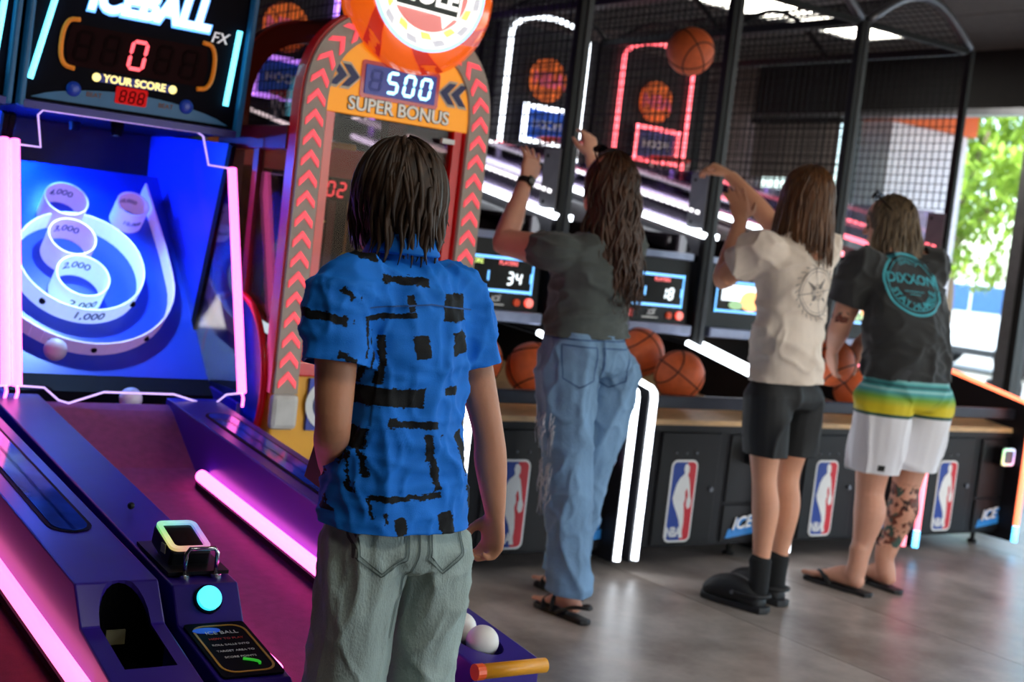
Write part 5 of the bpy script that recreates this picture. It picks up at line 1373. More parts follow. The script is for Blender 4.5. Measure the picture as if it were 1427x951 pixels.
    for cxp, w in ((-.064, .050), (.070, .048)):
        q = [(cxp-w, .775), (cxp-w*.95, .700), (cxp, .668), (cxp+w*.95, .700), (cxp+w, .775)]
        drape('pocket', [ribbon2(dense(q, .006), .0013), ribbon2(dense([(a*1.0+(cxp-a)*.12, z+.006) for a, z in q], .006), .0011)], o, X_, Z_, (0, 1, 0), bv, sm, t, .003)
    drape('seat_seam', [ribbon2(dense([(.006, .78), (.004, .70), (-.006, .60), (-.012, .54)], .006), .0015)], o, X_, Z_, (0, 1, 0), bv, sm, t, .003)
    for q in 'lr':
        a = J[q+'a']; shoe(t, a, V((.0, 1, 0)), .225, mat('white_sneaker', (215, 214, 210), .6), mat('sneaker_sole', (240, 240, 236), .6))
    c = J['lf']+V((-.035, -.02, .03))
    tag(B().obox(c, (.006, .003, 0), (-.012, .028, .012), (0, -.014, .034)).build('game_card', mat('black_game_card', (20, 20, 24), .3), None, bevel=.002), 'small dark game card held in the left hand of the boy', 'card')
    return t
def shoe(t, an, d, L, m, ms):
    d = V(d).normalized(); r = d.cross(UPZ); heel = V((an.x, an.y, 0))-d*.055
    b = B()
    limb(b, [heel+UPZ*.055+d*.02, heel+d*L*.35+UPZ*.06, heel+d*L*.68+UPZ*.042, heel+d*(L-.03)+UPZ*.034], [(.036, .042), (.040, .046), (.046, .030), (.040, .022)], r, 5)
    limb(b, [heel+UPZ*.05+d*.045, heel+UPZ*.115+d*.045], [.042, .044], None, 3)
    s = soft('shoe', b, m, t, .006, 4)
    q = [(-.034, .0), (-.042, L*.3), (-.047, L*.68), (-.036, L*.93), (0, L), (.036, L*.93), (.047, L*.68), (.042, L*.3), (.034, 0), (0, -.015)]
    B().slab(q, heel+UPZ*.0, r, d, UPZ, .024).build('sole', ms, s, bevel=.006)
def stroke_print(m, origin):
    """black brush strokes as flat print: distance to each stroke in garment x,z, roughened by noise"""
    nt = m.node_tree; n = nt.nodes; l = nt.links; p = n['Principled BSDF']
    base = p.inputs['Base Color'].links[0].from_socket
    tc = n.new('ShaderNodeTexCoord'); mp = n.new('ShaderNodeMapping'); mp.inputs['Location'].default_value = origin
    mp.name = 'print_origin'
    l.new(tc.outputs['Object'], mp.inputs['Vector'])
    nz = n.new('ShaderNodeTexNoise'); nz.inputs['Scale'].default_value = 55; nz.inputs['Detail'].default_value = 5
    l.new(mp.outputs['Vector'], nz.inputs['Vector'])
    sp = n.new('ShaderNodeSeparateXYZ'); l.new(mp.outputs['Vector'], sp.inputs[0])
    def M(op, a, b_=None, c=None):
        k = n.new('ShaderNodeMath'); k.operation = op
        for i, v in enumerate((a, b_, c)):
            if v is None: continue
            if isinstance(v, (int, float)): k.inputs[i].default_value = v
            else: l.new(v, k.inputs[i])
        return k.outputs[0]
    nz.inputs['Roughness'].default_value = .75
    nx = M('MULTIPLY_ADD', nz.outputs['Fac'], .020, -.010)
    xs, zs = M('ADD', sp.outputs['X'], nx), M('ADD', sp.outputs['Z'], nx)
    cur = None
    for x0, z0, x1, z1, w in STROKES:
        dx, dz = x1-x0, z1-z0; L = max(1e-4, sqrt(dx*dx+dz*dz)); dx /= L; dz /= L
        cx, cz = (x0+x1)/2, (z0+z1)/2
        a = M('MULTIPLY_ADD', xs, dx, -cx*dx-cz*dz); a = M('MULTIPLY_ADD', zs, dz, a)
        c = M('MULTIPLY_ADD', xs, -dz, cx*dz-cz*dx); c = M('MULTIPLY_ADD', zs, dx, c)
        a = M('SUBTRACT', M('ABSOLUTE', a), L/2); c = M('SUBTRACT', M('ABSOLUTE', c), w)
        d = M('MAXIMUM', a, c)
        cur = d if cur is None else M('MINIMUM', cur, d)
    st = M('LESS_THAN', cur, 0.)
    # dry-brush streaks
    nz2 = n.new('ShaderNodeTexNoise'); nz2.inputs['Scale'].default_value = 1; nz2.inputs['Detail'].default_value = 2
    mp2 = n.new('ShaderNodeMapping'); mp2.inputs['Scale'].default_value = (14, 14, 240); l.new(mp.outputs['Vector'], mp2.inputs['Vector']); l.new(mp2.outputs['Vector'], nz2.inputs['Vector'])
    edge = M('MULTIPLY_ADD', cur, 90., .78); st2 = M('LESS_THAN', edge, M('ADD', nz2.outputs['Fac'], .25)); st = M('MULTIPLY', st, st2)
    mx = n.new('ShaderNodeMix'); mx.data_type = 'RGBA'; l.new(st, mx.inputs[0]); l.new(base, mx.inputs[6]); mx.inputs[7].default_value = lin((5, 6, 10))
    l.new(mx.outputs[2], p.inputs['Base Color'])
def stroke_print_offset(o, ref):
    m = o.data.materials[0].copy(); m.name = 'blue_printed_collar'
    m.node_tree.nodes['print_origin'].inputs['Location'].default_value = WO[o.name]
    o.data.materials[0] = m
boy()
def sandal(t, heel, toe, m, strap='thong', s=1.):
    heel, toe = V(heel), V(toe); heel.z = toe.z = 0; d = (toe-heel); L = d.length+.035; d.normalize(); r = d.cross(UPZ); heel = heel-d*.02
    q = [(-.028, 0), (-.034, L*.25), (-.036, L*.45), (-.046, L*.72), (-.040, L*.92), (0, L*1.01), (.036, L*.90), (.044, L*.72), (.034, L*.45), (.033, L*.25), (.028, 0), (0, -.012)]
    so_ = B().slab([(a*s, b_) for a, b_ in q], heel, r, d, UPZ, .018).build('sandal_sole', m, t, bevel=.005)
    top = UPZ*.018
    if strap == 'thong':
        for sx in (-1, 1):
            B().tube(catmull([heel+d*L*.84+UPZ*.030, heel+d*L*.72+r*sx*.022*s+UPZ*.052, heel+d*L*.58+r*sx*.042*s+UPZ*.040, heel+d*L*.50+r*sx*.041*s+UPZ*.016], 4), [.005, .007, .009, .010, .011, .011, .011, .011, .011, .010, .010, .009, .008], 8).build('strap', m, so_, smooth=True)
    else:
        for u, hz in ((.70, .052), (.52, .075)):
            B().tube(catmull([heel+d*L*u-r*.046*s+UPZ*.012, heel+d*L*(u+.02)-r*.036*s+UPZ*hz*.8, heel+d*L*(u+.03)+UPZ*hz, heel+d*L*(u+.02)+r*.036*s+UPZ*hz*.8, heel+d*L*u+r*.046*s+UPZ*.012], 4), .008, 8).build('strap', m, so_, smooth=True)
        B().tube(catmull([heel+d*L*.46-r*.040*s+UPZ*.014, heel+d*L*.15-r*.040*s+UPZ*.055, heel+d*-.015+UPZ*.062, heel+d*L*.15+r*.040*s+UPZ*.055, heel+d*L*.46+r*.040*s+UPZ*.014], 4), .007, 8).build('strap', m, so_, smooth=True)
def sunglasses(t, at, m):
    b = B()
    for sx in (-1, 1):
        q = rrect(.056, .042, .016, 5)
        o = at(sx*.034, .052, .128); rr = (at(1, 0, 0)-at(0, 0, 0)).normalized(); uu = (at(0, -.75, .65)-at(0, 0, 0)).normalized()
        b.slab(q, o, rr, uu, rr.cross(uu), .004)
        b.tube(catmull([at(sx*.064, .052, .126), at(sx*.084, .01, .090), at(sx*.086, -.03, .045)], 4), .0035, 6)
    b.tube([at(-.010, .056, .131), at(.010, .056, .131)], .003, 6)
    return b.build('sunglasses', m, t)
M_LEATH = mat('black_rubber_sandal', (18, 17, 19), .55)
M_SUNG = mat('black_sunglasses', (12, 12, 14), .12)

# ---- woman with long hair
def woman():
    J = J_('woman')
    t = thing('person', 'woman with long wavy brown hair, green-grey shirt and torn jeans, both hands raised', 'person', (3.07, 3.85, 0))
    b = B()
    r, f, up, at = head(b, J['head'], (-.12, 1, .10), (.05, -.05, 1), .97)
    limb(b, [J['neck']-UPZ*.03, lerp(J['neck'], J['head'], .5), J['head']-UPZ*.02], [.055, .048, .048])
    loft(b, smooth_secs(torso_line(J, [(-.2, .08, .08), (0, .165, .120), (1, .125, .10), (2, .145, .115), (2.6, .13, .085), (3, .055, .05)])))
    limb(b, [J['ls']+V((.06, 0, 0)), J['ls'], lerp(J['ls'], J['le'], .5), J['le']], [.062, .060, .056, .047])
    limb(b, [J['le']+(J['ls']-J['le'])*.1, J['le'], lerp(J['le'], J['lw'], .35), J['lw']], [.048, .044, .042, (.027, .021)])
    limb(b, [J['rs']-V((.06, 0, 0)), J['rs'], lerp(J['rs'], J['re'], .5), J['re'], lerp(J['re'], J['rw'], .4), J['rw']], [.062, .058, .05, .042, .040, (.027, .021)])
    hand(b, J['lw'], J['lk'], J['lf']+V((0, .01, .01)), (-1, 0, 0), (.1, 1, 0), .98, .14, .16)
    hand(b, J['rw'], J['rk'], J['rf']+V((0, .01, 0)), (1, .1, 0), (-.3, 1, 0), .95, .42, .10)
    leg_limb(b, J['lh'], J['lkn'], J['la'], .95); leg_limb(b, J['rh'], J['rkn'], J['ra'], .95)
    lh, lt = V((J['lhl'].x, J['lhl'].y, .02)), V((J['lt'].x, J['lt'].y, .02)); rh, rt = V((J['rhl'].x, J['rhl'].y, .02)), V((J['rt'].x, J['rt'].y, .02))
    foot(b, J['la'], lh+V((0, .02, 0)), lt, .92); foot(b, J['ra'], rh+V((0, .02, 0)), rt, .92)
    soft('body', b, skin('fair_skin', (222, 164, 140)), t, .0052, 3)
    hm = hair_mat('chestnut_hair', (34, 20, 13), (88, 56, 36), .38); face_parts(t, at, 'hazel', hm)
    rnd = random.Random(11); hb = B()
    hb.sphere(at(0, -.014, .012), .108*.97, 28, 18, (.78, .96, 1.0), Matrix((r, f, up)).transposed())
    hair_locks(hb, at, rnd, 420, .46, .0060, (100, 260), (3, 95), (-.004, .014), .30, .06, 18, -.05)
    hair_locks(hb, at, rnd, 260, .40, .0062, (120, 240), (60, 110), (.0, .02), .34, .12, 18, -.12)
    hair_locks(hb, at, rnd, 150, .34, .0060, (88, 272), (3, 70), (-.002, .008), .28, .05, 14, .12)
    hair_locks(hb, at, rnd, 90, .15, .0075, (-75, 75), (2, 50), (-.004, .003), .0, .0, 8, .0)
    hb.build('hair', hm, t, smooth=True, kind='stuff')
    sunglasses(t, at, M_SUNG)
    cl = B()
    for k in range(6): cl.tube([at(-.025+.01*k, -.108, .0), at(-.025+.01*k, -.124, -.02), at(-.02+.008*k, -.116, -.04)], .003, 6)
    cl.tube([at(-.03, -.116, .0), at(.03, -.116, .0)], .006, 8); cl.build('hair_clip', mat('tortoise_clip', (70, 44, 30), .3), t)
    # watch
    d = (J['lw']-J['le']).normalized(); c = J['lw']-d*.012
    w = B().ring(c-d*.011, d, .027, .0335, .022, 28).build('watch_band', mat('black_watch_band', (14, 14, 16), .5), t)
    u = V((0, -1, 0)); u = (u-d*u.dot(d)).normalized(); B().obox(c+u*.034, d*.017, d.cross(u)*.016, u*.006).build('watch_case', M_SUNG, w, bevel=.004)
    # shirt
    m = mat('grey_green_jersey', (70, 76, 74), .8, var=.1, scale=25, bump=.15, bscale=500, sheen=.15); sb = B()
    loft(sb, smooth_secs(torso_line(J, [(.55, .168, .130), (.85, .160, .126), (1.2, .150, .120), (1.6, .158, .128), (2.1, .170, .130), (2.5, .162, .105), (2.8, .125, .080), (3.0, .075, .06), (3.2, .066, .058)])))
    for q in 'lr':
        sh, el = J[q+'s'], J[q+'e']; inn = lerp(sh, J['chest'], .4)+UPZ*.02
        limb(sb, [inn, sh, lerp(sh, el, .4), lerp(sh, el, .75)], [.080, .074, .070, .072], None, 5)
    cuts = [(lerp(J['ls'], J['le'], .36), J['le']-J['ls'], .20, .10), (lerp(J['rs'], J['re'], .45), J['re']-J['rs'], .20, .10), (lerp(J['pelvis'], J['waist'], .70), (.05, 0, -1), .30), (J['neck']+UPZ*.015, (0, .3, 1), .13)]
    sh = soft('shirt', sb, m, t, .0075, 5, [fold(.012, (7, 7, 6), 3), fold(.012, (5, 5, 18), 8)], cuts)
    # jeans
    jm = mat('washed_blue_denim', (116, 150, 184), .8, var=.22, scale=7, bump=.3, bscale=240, stretch=(1, 1, .45)); pb = B()
    loft(pb, smooth_secs(torso_line(J, [(-.40, .12, .10), (-.15, .172, .140), (.15, .176, .142), (.5, .160, .128), (.85, .150, .118)])))
    for q in 'lr':
        h_, k_, a_ = J[q+'h'], J[q+'kn'], J[q+'a']
        limb(pb, [h_+V((0, 0, .02)), lerp(h_, k_, .4), k_, lerp(k_, a_, .5), a_+V((0, 0, .005))], [(.105, .122), (.100, .112), (.087, .092), (.078, .082), (.080, .084)], (1, 0, 0), 6)
    cuts = [(lerp(J['pelvis'], J['waist'], .80), (0, 0, 1), .25), (J['la']+UPZ*.0, (0, 0, -1), .11), (J['ra']+UPZ*.01, (0, 0, -1), .11)]
    po = soft('jeans', pb, jm, t, .0075, 5, [fold(.013, (7, 7, 3.2), 21), fold(.007, (14, 14, 11), 5)], cuts)
    bv = bvh_of(po); sm = mat('dark_blue_stitch', (62, 92, 132), .8); vd = V((.35, .94, 0)).normalized(); vx = V((.94, -.35, 0)); o = J['pelvis']-vd*.6; o.z = 0
    for cxp in (-.062, .085):
        w = .062; q = [(cxp-w, .965), (cxp-w*.92, .850), (cxp, .822), (cxp+w*.92, .850), (cxp+w, .965)]
        drape('pocket', [ribbon2(dense(q, .007, True), .0022, True)], o, vx, UPZ, vd, bv, sm, t, .003)
    drape('waistband', [ribbon2(dense([(-.17, .985), (-.05, .988), (.08, .992), (.17, .99)], .008), .0025)], o, vx, UPZ, vd, bv, sm, t, .003)
    drape('seat_seam', [ribbon2(dense([(.03, .985), (.03, .90), (.02, .80)], .007), .0025)], o, vx, UPZ, vd, bv, sm, t, .003)
    # frayed tears on the outside of the left leg
    rnd = random.Random(4); fb = B(); X_ = V((-1, 0, 0))
    for z0, z1, n in ((.72, .64, 26), (.56, .42, 46)):
        for k in range(n):
            z = rnd.uniform(z1, z0); h = bv.ray_cast(V((2.4, lerp(J['lh'], J['lkn'], .5).y+rnd.uniform(-.05, .05), z)), V((1, 0, 0)))
            if h[0] is None: continue
            p = h[0]; L = rnd.uniform(.03, .09)
            fb.tube([p, p+V((-.006, rnd.uniform(-.01, .01), -L*.3)), p+V((rnd.uniform(-.012, .004), rnd.uniform(-.015, .015), -L))], [.0016, .0014, .0008], 4)
    fb.build('frayed_threads', mat('white_thread', (206, 208, 214), .9), t, fix=False, kind='stuff')
    sandal(t, lh, lt, M_LEATH, 'strap', .92); sandal(t, rh, rt, M_LEATH, 'strap', .92)
woman()

# ---- youth in beige shirt
def youth():
    J = J_('youth')
    t = thing('person', 'player with shoulder-length hair in beige tee shirt and black shorts, arms up after a shot', 'person', (3.94, 3.72, 0))
    b = B()
    r, f, up, at = head(b, J['head'], (-.10, 1, .08), (.06, -.03, 1), 1.02)
    limb(b, [J['neck']-UPZ*.03, lerp(J['neck'], J['head'], .5), J['head']-UPZ*.02], [.058, .052, .05])
    loft(b, smooth_secs(torso_line(J, [(-.2, .08, .08), (0, .145, .105), (1, .125, .095), (2, .155, .110), (2.6, .14, .085), (3, .055, .05)])))
    limb(b, [J['ls']+V((.06, 0, 0)), J['ls'], lerp(J['ls'], J['le'], .5), J['le']], [.058, .056, .052, .044])
    limb(b, [J['le']+(J['ls']-J['le'])*.1, J['le'], lerp(J['le'], J['lw'], .35), J['lw']], [.045, .042, .040, (.028, .022)])
    limb(b, [J['rs']-V((.06, 0, 0)), J['rs'], lerp(J['rs'], J['re'], .5), J['re'], lerp(J['re'], J['rw'], .4), J['rw']], [.060, .058, .05, .044, .042, (.029, .023)])
    hand(b, J['lw'], J['lk'], J['lf'], (-.7, .7, 0), (.7, .7, 0), 1.02, .16, .14)
    hand(b, J['rw'], J['rk'], J['rf'], (1, .3, 0), (0, .4, -1), 1.02, .28, .10)
    leg_limb(b, J['lh'], J['lkn'], J['la'], .90); leg_limb(b, J['rh'], J['rkn'], J['ra'], .90)
    soft('body', b, skin('warm_skin', (212, 152, 122)), t, .0052, 3)
    hm = hair_mat('auburn_hair', (54, 32, 19), (118, 78, 46), .36); face_parts(t, at, 'brown', hm)
    rnd = random.Random(21); hb = B()
    hb.sphere(at(0, -.014, .012), .11*1.02, 28, 18, (.78, .96, 1.0), Matrix((r, f, up)).transposed())
    hair_locks(hb, at, rnd, 620, .255, .0062, (52, 308), (2, 95), (-.002, .010), .05, .06, 11, -.10)
    hair_locks(hb, at, rnd, 120, .20, .0075, (52, 308), (2, 60), (.002, .010), .04, .04, 9, -.06)
    hair_locks(hb, at, rnd, 60, .14, .008, (-52, 52), (2, 35), (-.002, .006), .04, .0, 8, .0)
    hb.build('hair', hm, t, smooth=True, kind='stuff')
    m = mat('beige_jersey', (222, 206, 192), .85, var=.05, scale=25, bump=.12, bscale=500, sheen=.1); sb = B()
    loft(sb, smooth_secs(torso_line(J, [(-.12, .160, .122), (.2, .158, .122), (.7, .150, .118), (1.2, .150, .116), (1.7, .158, .118), (2.1, .166, .118), (2.5, .160, .100), (2.8, .125, .080), (3.0, .080, .064), (3.25, .07, .06)])))
    for q in 'lr':
        sh, el = J[q+'s'], J[q+'e']; inn = lerp(sh, J['chest'], .4)+UPZ*.02
        limb(sb, [inn, sh, lerp(sh, el, .4), lerp(sh, el, .85)], [.082, .078, .078, .082], None, 5)
    cuts = [(lerp(J['ls'], J['le'], .62), J['le']-J['ls'], .18, .10), (lerp(J['rs'], J['re'], .52), J['re']-J['rs'], .18, .10), (J['pelvis']+UPZ*.055, (.06, 0, -1), .30), (J['neck']+UPZ*.02, (0, .3, 1), .14)]
    sh = soft('tee_shirt', sb, m, t, .0075, 5, [fold(.017, (6, 6, 4), 13), fold(.010, (10, 10, 11), 18)], cuts)
    bv = bvh_of(sh); vd = V((.30, .95, 0)).normalized(); vx = V((.95, -.30, 0)); o = V((3.995, 3.74, 1.245))-vd*.6
    P_ = [ribbon2(dense(circ(.092, 60), .01, True), .0018, True), ribbon2(dense(circ(.080, 60), .01, True), .0009, True), ribbon2(dense(circ(.030, 30), .008, True), .001, True)]
    for k in range(8):
        a = k*pi/4+.2; L = .105 if k % 2 == 0 else .07
        P_.append(([(.018*cos(a-.5), .018*sin(a-.5)), (L*cos(a), L*sin(a)), (.018*cos(a+.5), .018*sin(a+.5))], [(0, 1, 2)]) if k % 2 else ribbon2(dense([(.0, .0), (L*cos(a), L*sin(a))], .01), .0012))
    for k in range(24):
        a = k*pi/12; P_.append(ribbon2(dense([(.098*cos(a), .098*sin(a)), (.112*cos(a+.12), .112*sin(a+.12))], .008), .0014))
    drape('compass_print', P_, o, vx, UPZ, vd, bv, mat('faded_grey_ink', (120, 112, 110), .8), t, .0035)
    pm = mat('black_sport_cloth', (24, 25, 28), .7, var=.15, bump=.1, bscale=400); pb = B()
    loft(pb, smooth_secs(torso_line(J, [(-.30, .12, .10), (-.1, .156, .120), (.15, .148, .114), (.45, .136, .102)])))
    for q in 'lr':
        h_, k_ = J[q+'h'], J[q+'kn']
        limb(pb, [h_+UPZ*.03, lerp(h_, k_, .35), lerp(h_, k_, .95)], [(.090, .106), (.090, .104), (.084, .096)], (1, 0, 0), 6)
    cuts = [(lerp(J['pelvis'], J['waist'], .40), (0, 0, 1), .25)]+[(lerp(J[q+'h'], J[q+'kn'], .68), (0, 0, -1), .16) for q in 'lr']
    soft('shorts', pb, pm, t, .0075, 5, [fold(.014, (8, 8, 4), 31)], cuts)
    for q in 'lr':
        a, k_ = J[q+'a'], J[q+'kn']; sbm = mat('black_sock', (20, 20, 22), .9)
        cb = B(); limb(cb, [V((a.x, a.y, .05)), a+UPZ*.01, lerp(a, k_, .17)], [.041, .040, .045], None, 4); sk = soft('sock', cb, sbm, t, .006, 3)
        hl, to = J[q+'hl'], J[q+'t']; d = V((to.x-hl.x, to.y-hl.y, 0)).normalized(); rr = d.cross(UPZ); heel = V((hl.x, hl.y, 0))
        L = .285; cm = mat('black_foam_clog', (26, 26, 29), .6, bump=.3, bscale=40)
        cb = B(); limb(cb, [heel+d*.03+UPZ*.035, heel+d*.12+UPZ*.062, heel+d*.20+UPZ*.056, heel+d*(L-.035)+UPZ*.040], [(.042, .036), (.050, .058), (.058, .052), (.048, .036)], rr, 5)
        cl = soft('clog', cb, cm, t, .006, 4)
        B().slab([(-.04, -.005), (-.046, .08), (-.056, .19), (-.046, .265), (0, .295), (.046, .265), (.056, .19), (.046, .08), (.04, -.005), (0, -.018)], heel, rr, d, UPZ, .026).build('clog_sole', cm, cl, bevel=.006)
        B().tube(catmull([heel+d*.115-rr*.05+UPZ*.062, heel+d*.03-rr*.052+UPZ*.066, heel-d*.012+UPZ*.068, heel+d*.03+rr*.052+UPZ*.066, heel+d*.115+rr*.05+UPZ*.062], 4), .008, 8).build('heel_strap', cm, cl, smooth=True)
        for sx in (-1, 1): B().cyl(heel+d*.115+rr*sx*.05+UPZ*.062, heel+d*.115+rr*sx*.062+UPZ*.062, .008, 12).build('rivet', M_STEEL, cl)
youth()

# ---- man in black shirt and board shorts
def man():
    J = J_('man')
    t = thing('person', 'man with long greying hair, black printed tee shirt and striped board shorts, holding a ball', 'person', (4.69, 3.76, 0))
    b = B()
    r, f, up, at = head(b, J['head'], (-.42, .88, -.16), (0, .18, 1), 1.02)
    limb(b, [J['neck']-UPZ*.03, lerp(J['neck'], J['head'], .5), J['head']-UPZ*.02], [.066, .060, .055])
    loft(b, smooth_secs(torso_line(J, [(-.2, .08, .08), (0, .165, .125), (1, .155, .12), (2, .175, .125), (2.6, .155, .095), (3, .065, .06)])))
    for q, sx in (('l', 1), ('r', -1)):
        limb(b, [J[q+'s']+V((.07*sx, 0, 0)), J[q+'s'], lerp(J[q+'s'], J[q+'e'], .5), J[q+'e'], lerp(J[q+'e'], J[q+'w'], .4), J[q+'w']], [.066, .064, .056, .047, .046, (.031, .025)])
    bc = V((4.765, 4.225, .925))
    hand(b, J['lw'], J['lw']+(bc+V((-.06, -.06, -.06))-J['lw']).normalized()*.085, bc+V((-.02, -.04, -.13)), (0, -.8, -.6), (1, .5, -.1), 1.05, .38, .10)
    hand(b, J['rw'], J['rw']+(bc+V((.07, -.04, .0))-J['rw']).normalized()*.085, bc+V((.03, -.05, -.13)), (.3, -.9, -.3), (-1, .4, -.1), 1.05, .38, .10)
    leg_limb(b, J['lh'], J['lkn'], J['la'], 1.14); leg_limb(b, J['rh'], J['rkn'], J['ra'], 1.14)
    lh, lt = V((J['lhl'].x, J['lhl'].y-.03, .02)), V((4.515, 3.985, .02)); rh, rt = V((J['rhl'].x, J['rhl'].y-.02, .02)), V((4.785, 3.97, .02))
    foot(b, J['la'], lh+V((0, .02, 0)), lt, 1.08); foot(b, J['ra'], rh+V((0, .02, 0)), rt, 1.08)
    sm = skin('ruddy_skin', (206, 150, 126)); bo = soft('body', b, sm, t, .0055, 3); tattoo(sm, WO[bo.name])
    hm = hair_mat('greying_hair', (40, 32, 25), (128, 108, 84), .4); face_parts(t, at, 'grey', hm)
    rnd = random.Random(31); hb = B()
    hb.sphere(at(0, -.014, .012), .11*1.02, 28, 18, (.78, .96, 1.0), Matrix((r, f, up)).transposed())
    hair_locks(hb, at, rnd, 480, .42, .0064, (70, 290), (2, 95), (-.002, .012), .16, .05, 13, -.10)
    hair_locks(hb, at, rnd, 260, .36, .0062, (100, 260), (50, 100), (.0, .014), .18, .10, 12, -.18)
    hair_locks(hb, at, rnd, 70, .12, .008, (-70, 70), (2, 45), (-.004, .004), .0, .0, 8, .0)
    hb.build('hair', hm, t, smooth=True, kind='stuff')
    bb = B()
    for k in range(140):
        a = rnd.uniform(-1.25, 1.25); z = rnd.uniform(-.115, -.068); rr_ = .058-.02*max(0, (-.085-z)/.03)
        p = at(rr_*sin(a), .030+.052*cos(a), z); bb.tube([p, p+V((rnd.uniform(-.006, .006), rnd.uniform(-.006, .006), -.03))], [.0045, .0012], 5)
    bb.build('beard', hm, t, fix=False, kind='stuff')
    sunglasses(t, at, M_SUNG)
    m = mat('black_jersey', (30, 31, 33), .8, var=.12, scale=25, bump=.12, bscale=500, sheen=.2); sb = B()
    loft(sb, smooth_secs(torso_line(J, [(.1, .205, .152), (.4, .205, .152), (.9, .198, .148), (1.4, .198, .146), (1.9, .206, .142), (2.3, .204, .125), (2.6, .182, .105), (2.85, .13, .085), (3.05, .085, .07), (3.3, .075, .066)])))
    for q in 'lr':
        sh, el = J[q+'s'], J[q+'e']; inn = lerp(sh, J['chest'], .4)+UPZ*.02
        limb(sb, [inn, sh, lerp(sh, el, .4), lerp(sh, el, .9)], [.098, .095, .088, .090], None, 5)
    cuts = [(lerp(J['ls'], J['le'], .62), J['le']-J['ls'], .18, .105), (lerp(J['rs'], J['re'], .62), J['re']-J['rs'], .18, .105), (lerp(J['pelvis'], J['waist'], .38), (.05, 0, -1), .32), (J['neck']+UPZ*.02, (0, .3, 1), .15)]
    sh = soft('tee_shirt', sb, m, t, .008, 5, [fold(.016, (6, 6, 5), 43), fold(.010, (9, 9, 13), 48)], cuts)
    bv = bvh_of(sh); ink = mat('teal_ink', (66, 166, 182), .7)
    vd = V((.42, .86, -.05)).normalized(); vx = V((.90, -.43, 0)).normalized(); vy = V((0, .16, 1)).normalized(); o = V((4.735, 3.85, 1.315))-vd*.7
    Rr = .132
    P_ = [ribbon2(dense(circ(Rr, 80), .01, True), .0055, True), ribbon2(dense(circ(Rr-.018, 80), .01, True), .002, True)]
    P_ += [text_polys('DIXXON', .060, bold=.02)]
    P_[2] = ([(u*1.02, v+.02) for u, v in P_[2][0]], P_[2][1])
    P_ += [text_polys('STAY HUMBLE', .040, Rr-.036, -pi/2, .025, -1), text_polys('QUALITY', .026, Rr-.034, pi/2, .02, 1)]
    P_ += [ribbon2(dense([(-.05, -.032), (.05, -.032)], .01), .0016), ribbon2(dense([(-.03, -.045), (.03, -.045)], .01), .0016)]
    drape('back_print', P_, o, vx, vy, vd, bv, ink, t, .004)
    # board shorts
    pm = board_shorts(); pb = B()
    loft(pb, smooth_secs(torso_line(J, [(-.45, .13, .11), (-.15, .194, .150), (.15, .196, .152), (.65, .184, .142)])))
    for q in 'lr':
        h_, k_ = J[q+'h'], J[q+'kn']
        limb(pb, [h_+UPZ*.03, lerp(h_, k_, .35), lerp(h_, k_, .98)], [(.112, .128), (.112, .124), (.106, .116)], (1, 0, 0), 6)
    cuts = [(lerp(J['pelvis'], J['waist'], .6), (0, 0, 1), .3)]+[(lerp(J[q+'h'], J[q+'kn'], .76), (0, 0, -1), .17) for q in 'lr']
    po = soft('board_shorts', pb, pm, t, .0075, 5, [fold(.015, (8, 8, 3.5), 51)], cuts)
    [x for x in pm.node_tree.nodes if x.name == 'origin'][0].inputs['Location'].default_value = WO[po.name]
    bv = bvh_of(po); drape('hem_patch', [([(-.012, -.012), (.012, -.012), (.012, .012), (-.012, .012)], [(0, 1, 2, 3)])], V((4.475, 3.3, .545)), (1, 0, 0), UPZ, (.15, 1, 0), bv, mat('black_patch', (14, 14, 16), .6), t, .004)
    sandal(t, lh, lt, M_LEATH, 'thong', 1.08); sandal(t, rh, rt, M_LEATH, 'thong', 1.08)
    basketball(tuple(bc), 'basketball held low in both hands of the bent-over man', (.8, .4, .3), .108)
def board_shorts():
    m = mat('striped_board_cloth', (225, 222, 226), .7, var=.03, scale=20)
    nt = m.node_tree; n = nt.nodes; l = nt.links; p = n['Principled BSDF']
    tc = n.new('ShaderNodeTexCoord'); mp = n.new('ShaderNodeMapping'); mp.name = 'origin'; l.new(tc.outputs['Object'], mp.inputs['Vector'])
    sp = n.new('ShaderNodeSeparateXYZ'); l.new(mp.outputs['Vector'], sp.inputs[0])
    mr = n.new('ShaderNodeMapRange'); mr.inputs[1].default_value = .70; mr.inputs[2].default_value = 1.0; l.new(sp.outputs['Z'], mr.inputs[0])
    rp = n.new('ShaderNodeValToRGB'); cr = rp.color_ramp; l.new(mr.outputs[0], rp.inputs['Fac'])
    W_, D_, Y_, G_, T_, K_ = (222, 220, 226), (24, 70, 60), (206, 186, 20), (112, 160, 50), (56, 150, 150), (40, 40, 46)
    st = [(0, W_), (.20, W_), (.21, D_), (.245, D_), (.255, Y_), (.36, Y_), (.48, G_), (.56, T_), (.60, (150, 200, 200)), (.62, T_), (.655, (30, 70, 80)), (.68, T_), (.72, (120, 180, 180)), (.74, K_)]
    while len(cr.elements) < len(st): cr.elements.new(.5)
    for e, (q, c) in zip(cr.elements, st): e.position = q
    for e, (q, c) in zip(cr.elements, st): e.position = q; e.color = lin(c)
    l.new(rp.outputs['Color'], p.inputs['Base Color'])
    return m
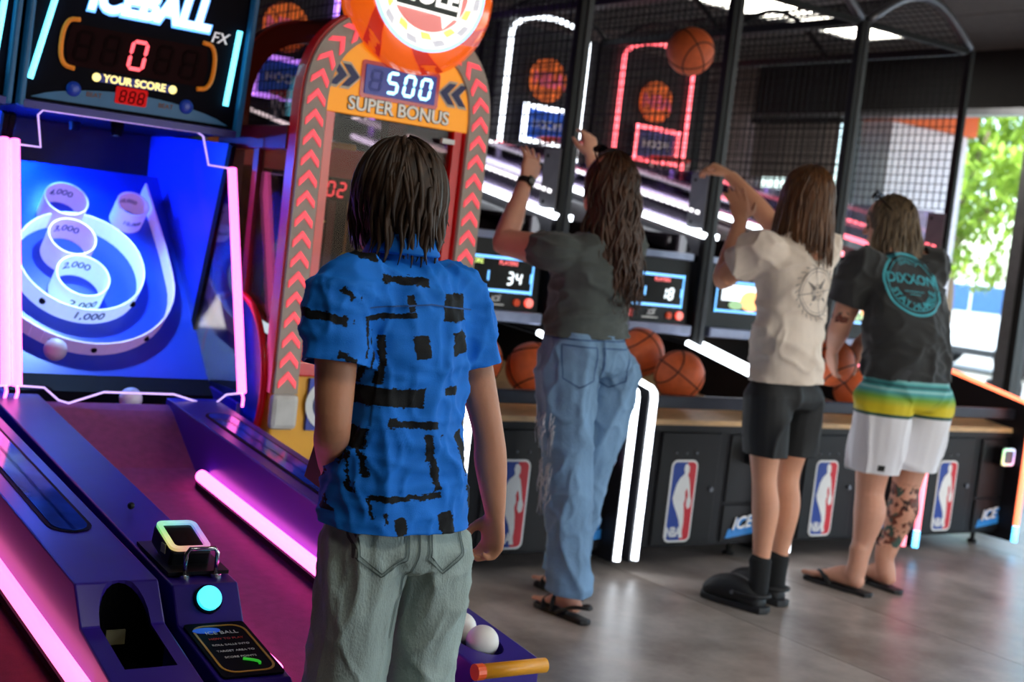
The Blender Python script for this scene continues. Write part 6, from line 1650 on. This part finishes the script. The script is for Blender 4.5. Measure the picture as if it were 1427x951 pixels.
def tattoo(m, origin):
    """ink on the right calf and the left upper forearm"""
    nt = m.node_tree; n = nt.nodes; l = nt.links; p = n['Principled BSDF']; base = p.inputs['Base Color'].links[0].from_socket
    tc = n.new('ShaderNodeTexCoord'); mp = n.new('ShaderNodeMapping'); mp.inputs['Location'].default_value = origin; l.new(tc.outputs['Object'], mp.inputs['Vector'])
    sp = n.new('ShaderNodeSeparateXYZ'); l.new(mp.outputs['Vector'], sp.inputs[0])
    def M(op, a, b_):
        k = n.new('ShaderNodeMath'); k.operation = op
        for i, v in enumerate((a, b_)):
            if isinstance(v, (int, float)): k.inputs[i].default_value = v
            else: l.new(v, k.inputs[i])
        return k.outputs[0]
    leg = M('MULTIPLY', M('MULTIPLY', M('GREATER_THAN', sp.outputs['X'], 4.68), M('GREATER_THAN', sp.outputs['Z'], .19)), M('LESS_THAN', sp.outputs['Z'], .47))
    nz = n.new('ShaderNodeTexNoise'); nz.inputs['Scale'].default_value = 32; nz.inputs['Detail'].default_value = 6; l.new(mp.outputs['Vector'], nz.inputs['Vector'])
    k = M('MULTIPLY', leg, M('GREATER_THAN', nz.outputs['Fac'], .49))
    arm = M('MULTIPLY', M('MULTIPLY', M('LESS_THAN', sp.outputs['X'], 4.54), M('GREATER_THAN', sp.outputs['Z'], 1.12)), M('LESS_THAN', sp.outputs['Z'], 1.17))
    k = M('MAXIMUM', k, M('MULTIPLY', arm, M('GREATER_THAN', nz.outputs['Fac'], .5)))
    nc = n.new('ShaderNodeTexNoise'); nc.inputs['Scale'].default_value = 14; l.new(mp.outputs['Vector'], nc.inputs['Vector'])
    rp = n.new('ShaderNodeValToRGB'); l.new(nc.outputs['Fac'], rp.inputs['Fac']); e = rp.color_ramp.elements
    e[0].position = .38; e[0].color = lin((60, 40, 34)); e[1].position = .62; e[1].color = lin((66, 92, 84)); x = rp.color_ramp.elements.new(.5); x.color = lin((120, 58, 44))
    mx = n.new('ShaderNodeMix'); mx.data_type = 'RGBA'; l.new(k, mx.inputs[0]); l.new(base, mx.inputs[6]); l.new(rp.outputs['Color'], mx.inputs[7]); l.new(mx.outputs[2], p.inputs['Base Color'])
man()
